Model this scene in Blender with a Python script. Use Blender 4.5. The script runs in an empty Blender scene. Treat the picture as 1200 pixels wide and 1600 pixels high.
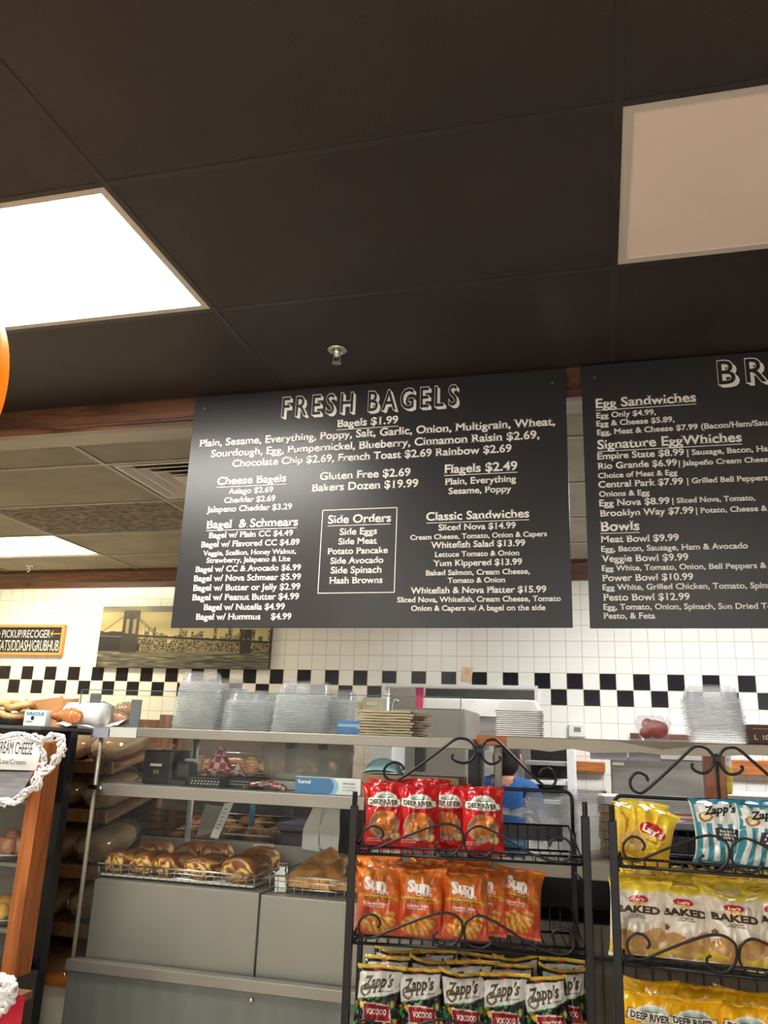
import bpy, bmesh, math, random
import numpy as np
from mathutils import Vector, Matrix

random.seed(7)
PI = math.pi
scene = bpy.context.scene
COL = scene.collection

# ------------------------------------------------------------------ camera, world, exposure
CAM = np.array([0.0, 0.0, 1.32])
FPX = 1263.95
YAW, PITCH, ROLL = 0.262445805, 0.281751659, 0.0372552477


def cam_axes():
    cy, sy = math.cos(YAW), math.sin(YAW)
    cp, sp = math.cos(PITCH), math.sin(PITCH)
    cr, sr = math.cos(ROLL), math.sin(ROLL)
    fwd = np.array([-sy * cp, cy * cp, sp])
    r0 = np.array([cy, sy, 0.0])
    u0 = np.cross(r0, fwd)
    return cr * r0 + sr * u0, -sr * r0 + cr * u0, fwd


CR, CU, CF = cam_axes()
cam_data = bpy.data.cameras.new('camera')
cam = bpy.data.objects.new('camera', cam_data)
COL.objects.link(cam)
cam_data.sensor_fit = 'VERTICAL'
cam_data.sensor_height = 36.0
cam_data.lens = FPX / 1600.0 * 36.0
cam_data.clip_start = 0.02
cam.matrix_world = Matrix(((CR[0], CU[0], -CF[0], CAM[0]), (CR[1], CU[1], -CF[1], CAM[1]), (CR[2], CU[2], -CF[2], CAM[2]), (0, 0, 0, 1)))
scene.camera = cam

world = bpy.data.worlds.new('world')
scene.world = world
world.use_nodes = True
WORLD_STRENGTH = 1.0
world.node_tree.nodes['Background'].inputs[0].default_value = (1.0, 0.96, 0.93, 1)
world.node_tree.nodes['Background'].inputs[1].default_value = WORLD_STRENGTH

FRONT_LAMP = 10.5      # lit ceiling panels of the shop, the seen one and the added rear ones
BACK_LAMP = 9.5       # lit ceiling panels of the kitchen, and the lamp added beyond it
scene.view_settings.view_transform = 'Standard'
scene.view_settings.look = 'None'
scene.view_settings.gamma = 1.0
scene.view_settings.use_curve_mapping = False
scene.view_settings.exposure = 1.35
scene.cycles.max_bounces = 10
scene.cycles.diffuse_bounces = 4
scene.cycles.glossy_bounces = 4
scene.cycles.transmission_bounces = 6
scene.cycles.transparent_max_bounces = 48
scene.cycles.caustics_reflective = False
scene.cycles.caustics_refractive = False
scene.cycles.sample_clamp_indirect = 4.0
scene.cycles.use_denoising = True


def ray(px, py):
    return CF + CR * (px - 600) / FPX - CU * (py - 800) / FPX


def W(px, py, Y):
    """point on the plane y = Y seen at this place of the photograph"""
    d = ray(px, py)
    return CAM + d * (Y / d[1])


def WZ(px, py, Z):
    d = ray(px, py)
    return CAM + d * ((Z - CAM[2]) / d[2])


# ------------------------------------------------------------------ mesh helpers
class MB:
    def __init__(s):
        s.v, s.f, s.m = [], [], []

    def add(s, verts, faces, mi=0):
        o = len(s.v)
        s.v.extend([tuple(float(c) for c in p) for p in verts])
        s.f.extend([tuple(i + o for i in f) for f in faces])
        s.m.extend([mi] * len(faces))
        return s

    def box(s, x0, x1, y0, y1, z0, z1, mi=0, bev=0.0):
        if x1 < x0: x0, x1 = x1, x0
        if y1 < y0: y0, y1 = y1, y0
        if z1 < z0: z0, z1 = z1, z0
        if bev <= 0:
            v = [(x, y, z) for z in (z0, z1) for y in (y0, y1) for x in (x0, x1)]
            return s.add(v, [(0, 2, 3, 1), (4, 5, 7, 6), (0, 1, 5, 4), (2, 6, 7, 3), (0, 4, 6, 2), (1, 3, 7, 5)], mi)
        bm = bmesh.new()
        bmesh.ops.create_cube(bm, size=1.0)
        for q in bm.verts:
            q.co = Vector(((x0 + x1) / 2 + q.co.x * (x1 - x0), (y0 + y1) / 2 + q.co.y * (y1 - y0), (z0 + z1) / 2 + q.co.z * (z1 - z0)))
        bmesh.ops.bevel(bm, geom=bm.edges[:], offset=min(bev, .45 * min(x1 - x0, y1 - y0, z1 - z0)), segments=2, affect='EDGES', profile=.5)
        s.addbm(bm, mi)
        return s

    def addbm(s, bm, mi=0):
        bm.verts.index_update()
        s.add([q.co for q in bm.verts], [[q.index for q in f.verts] for f in bm.faces], mi)
        bm.free()
        return s

    def tube(s, pts, r, n=8, mi=0, closed=False, cap=True):
        P = [Vector(tuple(p)) for p in pts]
        N = len(P)
        R = r if hasattr(r, '__len__') else [r] * N
        T = []
        for i in range(N):
            a = P[(i - 1) % N] if (closed or i > 0) else P[i]
            b = P[(i + 1) % N] if (closed or i < N - 1) else P[i]
            t = (b - a)
            T.append(t.normalized() if t.length > 1e-9 else Vector((0, 0, 1)))
        up = Vector((0, 0, 1)) if abs(T[0].z) < .9 else Vector((1, 0, 0))
        nrm = T[0].cross(up).normalized()
        verts = []
        for i in range(N):
            nrm = (nrm - T[i] * nrm.dot(T[i]))
            nrm = nrm.normalized() if nrm.length > 1e-9 else T[i].orthogonal().normalized()
            b = T[i].cross(nrm)
            for k in range(n):
                a = 2 * PI * k / n
                verts.append(P[i] + (nrm * math.cos(a) + b * math.sin(a)) * R[i])
        faces = []
        M = N if closed else N - 1
        for i in range(M):
            j = (i + 1) % N
            for k in range(n):
                l = (k + 1) % n
                faces.append((i * n + k, i * n + l, j * n + l, j * n + k))
        if cap and not closed:
            faces.append(tuple(range(n - 1, -1, -1)))
            faces.append(tuple((N - 1) * n + k for k in range(n)))
        return s.add(verts, faces, mi)

    def lathe(s, prof, n=24, c=(0, 0, 0), mi=0, sx=1, sy=1):
        verts = []
        for r, z in prof:
            for k in range(n):
                a = 2 * PI * k / n
                verts.append((c[0] + r * math.cos(a) * sx, c[1] + r * math.sin(a) * sy, c[2] + z))
        faces = []
        for i in range(len(prof) - 1):
            for k in range(n):
                l = (k + 1) % n
                faces.append((i * n + k, i * n + l, (i + 1) * n + l, (i + 1) * n + k))
        return s.add(verts, faces, mi)

    def grid(s, X, Y, Z, mi=0):
        h, w = X.shape
        verts = np.stack([X, Y, Z], -1).reshape(-1, 3)
        faces = [(i * w + j, i * w + j + 1, (i + 1) * w + j + 1, (i + 1) * w + j) for i in range(h - 1) for j in range(w - 1)]
        return s.add(verts, faces, mi)

    def ell(s, c, r, n=16, m=10, mi=0):
        prof = [(math.sin(PI * i / m), -math.cos(PI * i / m)) for i in range(m + 1)]
        o = MB().lathe([(max(a, 1e-4), b) for a, b in prof], n)
        return s.add([(c[0] + p[0] * r[0], c[1] + p[1] * r[1], c[2] + p[2] * r[2]) for p in o.v], o.f, mi)

    def prism(s, poly, y0, y1, mi=0):
        """polygon in x-z pulled along y"""
        n = len(poly)
        v = [(p[0], y0, p[1]) for p in poly] + [(p[0], y1, p[1]) for p in poly]
        f = [tuple(range(n)), tuple(range(2 * n - 1, n - 1, -1))] + [(i, (i + 1) % n + 0, (i + 1) % n + n, i + n)[::-1] for i in range(n)]
        return s.add(v, f, mi)

    def xf(s, M):
        s.v = [tuple(M @ Vector(p)) for p in s.v]
        return s

    def join(s, o, mi=None):
        k = len(s.v)
        s.v.extend(o.v)
        s.f.extend([tuple(i + k for i in f) for f in o.f])
        s.m.extend(o.m if mi is None else [mi] * len(o.f))
        return s


def mesh_of(name, mb, mats, smooth=False):
    me = bpy.data.meshes.new(name)
    me.from_pydata(mb.v, [], mb.f)
    for m in (mats if isinstance(mats, (list, tuple)) else [mats]):
        me.materials.append(m)
    me.polygons.foreach_set('material_index', mb.m)
    if smooth:
        me.polygons.foreach_set('use_smooth', [True] * len(mb.f))
    me.update()
    return me


def setp(o, label=None, cat=None, group=None, kind=None):
    if label: o['label'] = label
    if cat: o['category'] = cat
    if group: o['group'] = group
    if kind: o['kind'] = kind
    return o


def thing(name, label, cat, loc=(0, 0, 0), rotz=0.0, group=None, rot=None):
    o = bpy.data.objects.new(name, None)
    o.empty_display_size = .05
    COL.objects.link(o)
    o.location = tuple(float(c) for c in loc)
    o.rotation_euler = rot if rot else (0, 0, rotz)
    return setp(o, label, cat, group)


def root_off(o):
    v = Vector((0, 0, 0))
    while o is not None:
        v = v + o.location
        o = o.parent
    return v


def part(name, mb, mats, parent=None, smooth=False, local=False, label=None, kind=None):
    """world-space geometry (or parent-space with local=True) as one child mesh"""
    if parent is not None and not local:
        d = root_off(parent)
        mb.v = [(p[0] - d.x, p[1] - d.y, p[2] - d.z) for p in mb.v]
    o = bpy.data.objects.new(name, mesh_of(name, mb, mats, smooth))
    COL.objects.link(o)
    if parent is not None:
        o.parent = parent
    return setp(o, label=label, kind=kind)


def solo(name, mb, mats, label, cat, group=None, smooth=False, kind=None):
    """a thing that is one mesh; its origin goes to its base"""
    A = np.array(mb.v)
    lo, hi = A.min(0), A.max(0)
    c = np.array([(lo[0] + hi[0]) / 2, (lo[1] + hi[1]) / 2, lo[2]])
    mb.v = [tuple(p) for p in (A - c)]
    o = bpy.data.objects.new(name, mesh_of(name, mb, mats, smooth))
    COL.objects.link(o)
    o.location = tuple(c)
    return setp(o, label, cat, group, kind)


def struct(name, mb, mats, smooth=False, label=None):
    o = bpy.data.objects.new(name, mesh_of(name, mb, mats, smooth))
    COL.objects.link(o)
    o['kind'] = 'structure'
    if label: o['label'] = label
    return o


def dup(root, loc, rot=None, label=None, group=None, scale=None):
    r = root.copy()
    COL.objects.link(r)
    r.location = tuple(float(c) for c in loc)
    if rot is not None: r.rotation_euler = rot
    if scale is not None: r.scale = scale
    if label: r['label'] = label
    if group: r['group'] = group
    for ch in list(root.children):
        c = ch.copy(); COL.objects.link(c); c.parent = r
        for g in list(ch.children):
            d = g.copy(); COL.objects.link(d); d.parent = c
    return r


def smoothpath(pts, k=6):
    """Catmull-Rom through the points"""
    P = [np.array(p, float) for p in pts]
    P = [2 * P[0] - P[1]] + P + [2 * P[-1] - P[-2]]
    out = []
    for i in range(1, len(P) - 2):
        for t in np.linspace(0, 1, k, endpoint=False):
            a, b, c, d = P[i - 1], P[i], P[i + 1], P[i + 2]
            out.append(.5 * ((2 * b) + (c - a) * t + (2 * a - 5 * b + 4 * c - d) * t * t + (3 * b - a - 3 * c + d) * t ** 3))
    out.append(P[-2])
    return out


def vnoise(U, V, s, seed):
    rs = np.random.RandomState(seed)
    g = rs.rand(64, 64)
    x, y = U * s + 20.0, V * s + 20.0
    xi, yi = np.floor(x).astype(int), np.floor(y).astype(int)
    fx, fy = x - xi, y - yi
    fx, fy = fx * fx * (3 - 2 * fx), fy * fy * (3 - 2 * fy)
    a, b = g[yi % 64, xi % 64], g[yi % 64, (xi + 1) % 64]
    c, d = g[(yi + 1) % 64, xi % 64], g[(yi + 1) % 64, (xi + 1) % 64]
    return (a * (1 - fx) + b * fx) * (1 - fy) + (c * (1 - fx) + d * fx) * fy


# ------------------------------------------------------------------ materials
def lin(c):
    c = np.asarray(c, float) / 255.0
    return np.where(c <= .04045, c / 12.92, ((c + .055) / 1.055) ** 2.4)


def rgba(c):
    return tuple(float(x) for x in lin(c)) + (1.0,)


def mat(name, col, rough=.5, metal=0.0, var=0.0, vscale=8.0, bump=0.0, bscale=60.0, spec=.5, emit=0.0, ecol=None, stretch=None, col2=None, sub=0.0, coat=0.0):
    m = bpy.data.materials.new(name)
    m.use_nodes = True
    nt = m.node_tree
    b = nt.nodes['Principled BSDF']
    b.inputs['Base Color'].default_value = rgba(col)
    b.inputs['Roughness'].default_value = rough
    b.inputs['Metallic'].default_value = metal
    b.inputs['Specular IOR Level'].default_value = spec
    b.inputs['Coat Weight'].default_value = coat
    if sub:
        b.inputs['Subsurface Weight'].default_value = sub
        b.inputs['Subsurface Radius'].default_value = (.01, .006, .004)
    tc = nt.nodes.new('ShaderNodeTexCoord')
    src = tc.outputs['Object']
    if stretch:
        mp = nt.nodes.new('ShaderNodeMapping')
        mp.inputs['Scale'].default_value = stretch
        nt.links.new(src, mp.inputs[0])
        src = mp.outputs[0]
    if var or col2 is not None:
        n = nt.nodes.new('ShaderNodeTexNoise')
        n.inputs['Scale'].default_value = vscale
        n.inputs['Detail'].default_value = 5
        nt.links.new(src, n.inputs[0])
        r = nt.nodes.new('ShaderNodeValToRGB')
        r.color_ramp.elements[0].position = .35
        r.color_ramp.elements[1].position = .65
        c = np.array(col, float)
        if col2 is not None:
            r.color_ramp.elements[0].color = rgba(col2)
            r.color_ramp.elements[1].color = rgba(col)
        else:
            r.color_ramp.elements[0].color = rgba(c * (1 - var))
            r.color_ramp.elements[1].color = rgba(np.minimum(255, c * (1 + var)))
        nt.links.new(n.outputs[0], r.inputs[0])
        nt.links.new(r.outputs[0], b.inputs['Base Color'])
    if bump:
        n2 = nt.nodes.new('ShaderNodeTexNoise')
        n2.inputs['Scale'].default_value = bscale
        n2.inputs['Detail'].default_value = 4
        nt.links.new(src, n2.inputs[0])
        bp = nt.nodes.new('ShaderNodeBump')
        bp.inputs['Strength'].default_value = bump
        bp.inputs['Distance'].default_value = .01
        nt.links.new(n2.outputs[0], bp.inputs['Height'])
        nt.links.new(bp.outputs[0], b.inputs['Normal'])
    if emit:
        b.inputs['Emission Color'].default_value = rgba(ecol if ecol is not None else col)
        b.inputs['Emission Strength'].default_value = emit
    return m


def wood(name, c1, c2, rough=.4, scale=(1, 12, 12), wscale=3.0, coat=0.0):
    m = mat(name, c1, rough, coat=coat)
    nt = m.node_tree
    b = nt.nodes['Principled BSDF']
    tc = nt.nodes.new('ShaderNodeTexCoord')
    mp = nt.nodes.new('ShaderNodeMapping')
    mp.inputs['Scale'].default_value = scale
    nt.links.new(tc.outputs['Object'], mp.inputs[0])
    n = nt.nodes.new('ShaderNodeTexNoise')
    n.inputs['Scale'].default_value = wscale
    n.inputs['Detail'].default_value = 8
    n.inputs['Distortion'].default_value = 1.2
    nt.links.new(mp.outputs[0], n.inputs[0])
    r = nt.nodes.new('ShaderNodeValToRGB')
    r.color_ramp.elements[0].position = .36
    r.color_ramp.elements[1].position = .62
    r.color_ramp.elements[0].color = rgba(c2)
    r.color_ramp.elements[1].color = rgba(c1)
    nt.links.new(n.outputs[0], r.inputs[0])
    nt.links.new(r.outputs[0], b.inputs['Base Color'])
    return m


def clear(name, tint=(255, 255, 255), body=.12, rough=.08, bcol=(240, 245, 250), fres=1.35, gloss=1.0, tlmix=.4):
    """thin clear sheet: transparent, with a fresnel gloss and a little milky body"""
    m = bpy.data.materials.new(name)
    m.use_nodes = True
    nt = m.node_tree
    nt.nodes.clear()
    out = nt.nodes.new('ShaderNodeOutputMaterial')
    tr = nt.nodes.new('ShaderNodeBsdfTransparent')
    tr.inputs[0].default_value = rgba(tint)
    df = nt.nodes.new('ShaderNodeBsdfDiffuse')
    df.inputs[0].default_value = rgba(bcol)
    tl = nt.nodes.new('ShaderNodeBsdfTranslucent')
    tl.inputs[0].default_value = rgba(bcol)
    md = nt.nodes.new('ShaderNodeMixShader')
    md.inputs[0].default_value = tlmix
    nt.links.new(df.outputs[0], md.inputs[1])
    nt.links.new(tl.outputs[0], md.inputs[2])
    gl = nt.nodes.new('ShaderNodeBsdfGlossy')
    gl.inputs['Roughness'].default_value = rough
    mx = nt.nodes.new('ShaderNodeMixShader')
    mx.inputs[0].default_value = body
    nt.links.new(tr.outputs[0], mx.inputs[1])
    nt.links.new(md.outputs[0], mx.inputs[2])
    fr = nt.nodes.new('ShaderNodeLayerWeight')
    fr.inputs[0].default_value = fres - 1.0
    ml = nt.nodes.new('ShaderNodeMath')
    ml.operation = 'MULTIPLY'
    ml.inputs[1].default_value = gloss
    nt.links.new(fr.outputs[1], ml.inputs[0])
    m2 = nt.nodes.new('ShaderNodeMixShader')
    nt.links.new(ml.outputs[0], m2.inputs[0])
    nt.links.new(mx.outputs[0], m2.inputs[1])
    nt.links.new(gl.outputs[0], m2.inputs[2])
    nt.links.new(m2.outputs[0], out.inputs[0])
    return m


def artmat(name, rough=.4, coat=0.0, bump=0.0, bscale=120, metal=0.0):
    m = mat(name, (200, 200, 200), rough, coat=coat, bump=bump, bscale=bscale, metal=metal)
    nt = m.node_tree
    a = nt.nodes.new('ShaderNodeAttribute')
    a.attribute_name = 'art'
    nt.links.new(a.outputs['Color'], nt.nodes['Principled BSDF'].inputs['Base Color'])
    return m


def set_art(me, cols):
    """cols: per-vertex print colours 0-255"""
    at = me.attributes.new('art', 'FLOAT_COLOR', 'POINT')
    c = np.ones((len(me.vertices), 4), np.float32)
    c[:, :3] = lin(cols)
    at.data.foreach_set('color', c.ravel())


def checker(name, c1, c2, scale, rough=.6):
    m = mat(name, c1, rough)
    nt = m.node_tree
    tc = nt.nodes.new('ShaderNodeTexCoord')
    ck = nt.nodes.new('ShaderNodeTexChecker')
    ck.inputs['Scale'].default_value = scale
    ck.inputs[1].default_value = rgba(c1)
    ck.inputs[2].default_value = rgba(c2)
    nt.links.new(tc.outputs['Object'], ck.inputs[0])
    nt.links.new(ck.outputs[0], nt.nodes['Principled BSDF'].inputs['Base Color'])
    return m


M = {}
M['steel'] = mat('brushed_steel', (164, 158, 150), .42, .7, var=.03, vscale=2)
M['steel_dull'] = mat('dull_steel', (176, 174, 170), .5, .35, var=.07, vscale=4, stretch=(1, 1, 6))
M['trim_steel'] = mat('steel_trim', (150, 145, 135), .42, .6, var=.03, vscale=5)
M['chrome'] = mat('chrome', (225, 225, 225), .15, 1.0, var=.02)
M['black_metal'] = mat('black_painted_metal', (24, 24, 27), .35, .2, bump=.05, bscale=200)
M['black_plastic'] = mat('black_plastic', (20, 20, 22), .4, var=.1)
M['glass'] = clear('pane_glass', (250, 252, 250), .01, .02, fres=1.12, gloss=.22)
M['clear'] = clear('clear_plastic', (255, 255, 255), .10, .10, (250, 252, 255), 1.16, .35, .75)
M['clear_soft'] = clear('clear_plastic_soft', (255, 255, 255), .24, .12, (250, 252, 255), 1.16, .35, .65)
M['clear_rim'] = clear('clear_plastic_rim', (255, 255, 255), .55, .2, (252, 253, 255), 1.16, .35, .6)
M['clear_cloudy'] = clear('cloudy_plastic', (250, 250, 250), .3, .15, (252, 252, 248), 1.2, .4, .7)
M['poly'] = clear('plastic_bag_film', (248, 246, 240), .16, .12, (235, 228, 215), 1.25, .7)
M['white'] = mat('white_plastic', (238, 238, 236), .4, var=.02)
M['foam'] = mat('white_foam', (245, 245, 243), .6, bump=.05, bscale=400)
M['paper'] = mat('white_paper', (240, 240, 238), .7, var=.02, bump=.08, bscale=30)
M['kraft'] = mat('kraft_paper', (196, 172, 138), .75, var=.06, vscale=14, bump=.2, bscale=40)
M['kraft_dark'] = mat('brown_card', (150, 118, 88), .75, var=.06, vscale=14)
M['ink'] = mat('black_ink', (22, 20, 20), .6)
M['letter'] = mat('white_lettering', (238, 233, 226), .55)
M['whiteink'] = mat('white_print', (250, 246, 240), .45)
M['brownink'] = mat('brown_print', (74, 44, 28), .5)
M['redwood'] = wood('walnut_trim', (112, 72, 48), (68, 42, 28), .35, (1.2, 14, 14), 2.5, .2)
M['orangewood'] = wood('honey_oak', (190, 112, 52), (150, 82, 34), .4, (14, 14, 1.2), 2.5, .2)
M['orangewood_h'] = wood('honey_oak_rail', (200, 120, 52), (160, 86, 34), .4, (1.2, 14, 14), 2.5, .2)
M['brownwood'] = wood('brown_shelf_wood', (160, 112, 78), (124, 84, 58), .5, (14, 14, 1.2), 2.5)
M['blue_card'] = mat('blue_card', (72, 122, 170), .6, var=.04)
M['cream'] = mat('cream_panel', (214, 208, 184), .55, var=.04)
M['lilac'] = mat('lilac_paper', (182, 182, 196), .6, var=.03)

# ------------------------------------------------------------------ lettering from the built-in font
_tc = {}


def glyphs(s, bold=.0, slab=False, shear=0.0, spacing=1.0, res=3):
    """triangulated letters: baseline 0, capital height 1"""
    key = (s, bold, slab, shear, spacing, res)
    if key in _tc: return _tc[key]
    cu = bpy.data.curves.new('t', 'FONT')
    cu.body = s
    cu.size = 1.0
    cu.offset = bold
    cu.shear = 0
    cu.resolution_u = res
    cu.space_character = spacing
    ob = bpy.data.objects.new('t', cu)
    COL.objects.link(ob)
    dg = bpy.context.evaluated_depsgraph_get()
    me = bpy.data.meshes.new_from_object(ob.evaluated_get(dg))
    V = np.array([v.co[:2] for v in me.vertices]).reshape(-1, 2)
    F = [tuple(p.vertices) for p in me.polygons]
    bpy.data.objects.remove(ob)
    bpy.data.curves.remove(cu)
    bpy.data.meshes.remove(me)
    if slab and len(V):
        cnt = {}
        for f in F:
            for a, b in zip(f, f[1:] + f[:1]):
                k = (min(a, b), max(a, b))
                cnt[k] = cnt.get(k, 0) + 1
        lv = [CAPH['0'], CAPH['x'], CAPH['H'], CAPH['l'], CAPH['p']]
        add = []
        for (a, b), n in cnt.items():
            if n != 1: continue
            p, q = V[a], V[b]
            if abs(p[1] - q[1]) > .004: continue
            L = abs(p[0] - q[0])
            if not (.05 < L < .26): continue
            y = p[1]
            k = min(range(5), key=lambda i: abs(lv[i] - y))
            if abs(lv[k] - y) > bold + .006: continue
            down = k in (0, 4)
            x0, x1 = min(p[0], q[0]), max(p[0], q[0])
            e, h = .055, .07
            add.append((x0 - e, x1 + (e if (down or k == 2) else .0), y, y + h if down else y - h))
        V = list(map(tuple, V))
        for x0, x1, ya, yb in add:
            n = len(V)
            V += [(x0, min(ya, yb)), (x1, min(ya, yb)), (x1, max(ya, yb)), (x0, max(ya, yb))]
            F.append((n, n + 1, n + 2, n + 3))
        V = np.array(V)
    V = V / CAPH['H'] if len(V) else np.zeros((0, 2))
    if shear: V[:, 0] += V[:, 1] * shear
    x0 = V[:, 0].min() if len(V) else 0
    V = V - np.array([x0, 0])
    w = V[:, 0].max() if len(V) else 0
    _tc[key] = (V, F, w)
    return _tc[key]


CAPH = {'H': 1.0, '0': 0.0}
for _c in 'Hxlp':
    _v = glyphs(_c)[0]
    CAPH['_' + _c] = _v[:, 1].min() if _c == 'p' else _v[:, 1].max()
CAPH.update(H=CAPH['_H'], x=CAPH['_x'], l=CAPH['_l'], p=CAPH['_p'])
_tc.clear()


def flat_text(mb, s, x0, z0, y, width=None, cap=None, bold=.02, slab=False, shear=0, k=1.0, mi=0, spacing=1.0, anchor='l', tilt=0.0, depth=0.0):
    """letters standing in the x-z plane at this y, facing -y"""
    V, F, w = glyphs(s, bold, slab, shear, spacing)
    if len(V) == 0: return 0
    sx = width / w if width else cap
    sz = cap if cap else sx * k
    ox = {'l': 0, 'c': -.5, 'r': -1}[anchor] * w * sx
    X = V[:, 0] * sx + ox
    Z = V[:, 1] * sz
    c, n = math.cos(tilt), math.sin(tilt)
    mb.add([(x0 + a * c - b * n, y, z0 + a * n + b * c) for a, b in zip(X, Z)], F, mi)
    return w * sx
# ------------------------------------------------------------------ the room
CEIL = 2.62
H = CEIL - CAM[2]
YW = 5.72
GX0, GS = -1.128, .6058          # ceiling grid
GY0 = 1.113 * H                  # first cross line seen
TILE = .108
BEAM0, BEAM1, BEAMZ = 2.66, 2.80, 1.32 + 1.185

M['floor'] = mat('floor_tile', (214, 198, 182), .35, var=.06, vscale=2)
M['shopwall'] = mat('shop_wall_paint', (226, 214, 196), .7, var=.02)
M['dark_ceiling'] = mat('dark_ceiling_tile', (50, 42, 40), .55, var=.08, vscale=3, bump=.15, bscale=150)
M['dark_bar'] = mat('dark_ceiling_bar', (50, 43, 41), .4, var=.04)
M['grey_ceiling'] = mat('greige_ceiling_tile', (150, 143, 128), .8, var=.06, vscale=2.5, bump=.1, bscale=80)
M['grey_bar'] = mat('greige_ceiling_bar', (160, 152, 138), .45, var=.03)
M['rough_tile'] = mat('fissured_ceiling_tile', (150, 138, 120), .9, bump=1.0, bscale=38, col2=(84, 76, 68), vscale=30, stretch=(.7, 1.6, 1))


def tile_wall_mat():
    m = mat('glazed_wall_tile', (244, 240, 222), .18)
    nt = m.node_tree
    b = nt.nodes['Principled BSDF']
    g = nt.nodes.new('ShaderNodeNewGeometry')
    sp = nt.nodes.new('ShaderNodeSeparateXYZ')
    nt.links.new(g.outputs['Position'], sp.inputs[0])

    def math_(op, a, bb=None, c=None):
        n = nt.nodes.new('ShaderNodeMath')
        n.operation = op
        for i, q in enumerate((a, bb, c)):
            if q is None: continue
            if isinstance(q, (int, float)): n.inputs[i].default_value = q
            else: nt.links.new(q, n.inputs[i])
        return n.outputs[0]
    x0 = float(W(785.4, 1054, YW)[0])
    z0 = float(W(835, 1051, YW)[2])
    fx = math_('DIVIDE', math_('SUBTRACT', sp.outputs[0], x0), TILE)
    fz = math_('DIVIDE', math_('SUBTRACT', sp.outputs[2], z0), TILE)
    cx, cz = math_('FLOOR', fx), math_('FLOOR', fz)
    ex, ez = math_('PINGPONG', fx, .5), math_('PINGPONG', fz, .5)
    grout = math_('LESS_THAN', math_('MINIMUM', ex, ez), .018)
    par = math_('FLOORED_MODULO', cx, 2.0)
    up = math_('COMPARE', cz, -1.0, .1)
    dn = math_('COMPARE', cz, -2.0, .1)
    even = math_('COMPARE', par, 0.0, .1)
    odd = math_('COMPARE', par, 1.0, .1)
    blk = math_('ADD', math_('MULTIPLY', up, even), math_('MULTIPLY', dn, odd))
    nz = nt.nodes.new('ShaderNodeTexNoise')
    nz.inputs['Scale'].default_value = 1.3
    nt.links.new(g.outputs['Position'], nz.inputs[0])
    base = nt.nodes.new('ShaderNodeMix'); base.data_type = 'RGBA'
    base.inputs[6].default_value = rgba((247, 245, 236))
    base.inputs[7].default_value = rgba((251, 250, 244))
    nt.links.new(nz.outputs[0], base.inputs[0])
    mk = nt.nodes.new('ShaderNodeMix'); mk.data_type = 'RGBA'
    nt.links.new(blk, mk.inputs[0])
    nt.links.new(base.outputs[2], mk.inputs[6])
    mk.inputs[7].default_value = rgba((30, 28, 34))
    mg = nt.nodes.new('ShaderNodeMix'); mg.data_type = 'RGBA'
    nt.links.new(grout, mg.inputs[0])
    nt.links.new(mk.outputs[2], mg.inputs[6])
    mg.inputs[7].default_value = rgba((206, 194, 160))
    nt.links.new(mg.outputs[2], b.inputs['Base Color'])
    bp = nt.nodes.new('ShaderNodeBump')
    bp.inputs['Strength'].default_value = .4
    bp.inputs['Distance'].default_value = .002
    bp.invert = True
    nt.links.new(grout, bp.inputs['Height'])
    nt.links.new(bp.outputs[0], b.inputs['Normal'])
    return m


M['tile'] = tile_wall_mat()
XL, XR, YF = -5.6, 4.2, -4.2
struct('floor', MB().box(XL - .1, XR + .1, YF - .1, 7.6, -.1, 0), M['floor'])
struct('wall_left', MB().box(XL - .1, XL, YF, 7.5, 0, CEIL), M['shopwall'])
struct('wall_right', MB().box(XR, XR + .1, YF, 7.5, 0, CEIL), M['shopwall'])
# tiled back wall with the kitchen hatch cut in it
HX0, HX1 = float(W(600, 1072, YW)[0]), float(W(838, 1078, YW)[0])
HZ1, HZ0 = float(W(835, 1074, YW)[2]), .95
wb = MB()
wb.box(XL, HX0, YW, YW + .12, 0, CEIL).box(HX1, XR, YW, YW + .12, 0, CEIL)
wb.box(HX0, HX1, YW, YW + .12, HZ1, CEIL).box(HX0, HX1, YW, YW + .12, 0, HZ0)
struct('wall_back', wb, M['tile'])
hf = MB()
hf.box(HX0 - .012, HX0 + .012, YW - .012, YW + .125, HZ0, HZ1 + .01).box(HX1 - .012, HX1 + .012, YW - .012, YW + .125, HZ0, HZ1 + .01)
hf.box(HX0 + .012, HX1 - .012, YW - .012, YW + .125, HZ1 - .012, HZ1 + .01)
struct('trim_1', hf, M['white'])
struct('wall_far', MB().box(XL, XR, 7.4, 7.5, 0, CEIL), M['shopwall'])
# shop front behind the photographer: piers, sill and an open glazed front
wf = MB().box(XL, XR, YF - .1, YF, 0, .5).box(XL, XR, YF - .1, YF, 2.35, CEIL)
for x in (XL, -1.2, 1.6, XR - .3):
    wf.box(x, x + .3, YF - .1, YF, .5, 2.35)
struct('wall_front', wf, M['shopwall'])
wn = MB().box(XL + .3, XR - .3, YF - .06, YF - .052, .5, 2.35)
struct('window_1', wn, M['glass'])

# ceilings: dark over the shop, greige over the kitchen
fl_holes = [(GX0 - 2 * GS, GY0 + GS), (GX0 + 2 * GS, GY0 + GS)]


def ceiling(name, x0, x1, y0, y1, holes, m):
    xs = sorted({x0, x1} | {h[0] for h in holes} | {h[1] for h in holes})
    ys = sorted({y0, y1} | {h[2] for h in holes} | {h[3] for h in holes})
    mb = MB()
    for a, b in zip(xs, xs[1:]):
        for c, d in zip(ys, ys[1:]):
            cx, cy = (a + b) / 2, (c + d) / 2
            if any(h[0] < cx < h[1] and h[2] < cy < h[3] for h in holes): continue
            mb.box(a, b, c, d, CEIL, CEIL + .05)
    return struct(name, mb, m)


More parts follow.
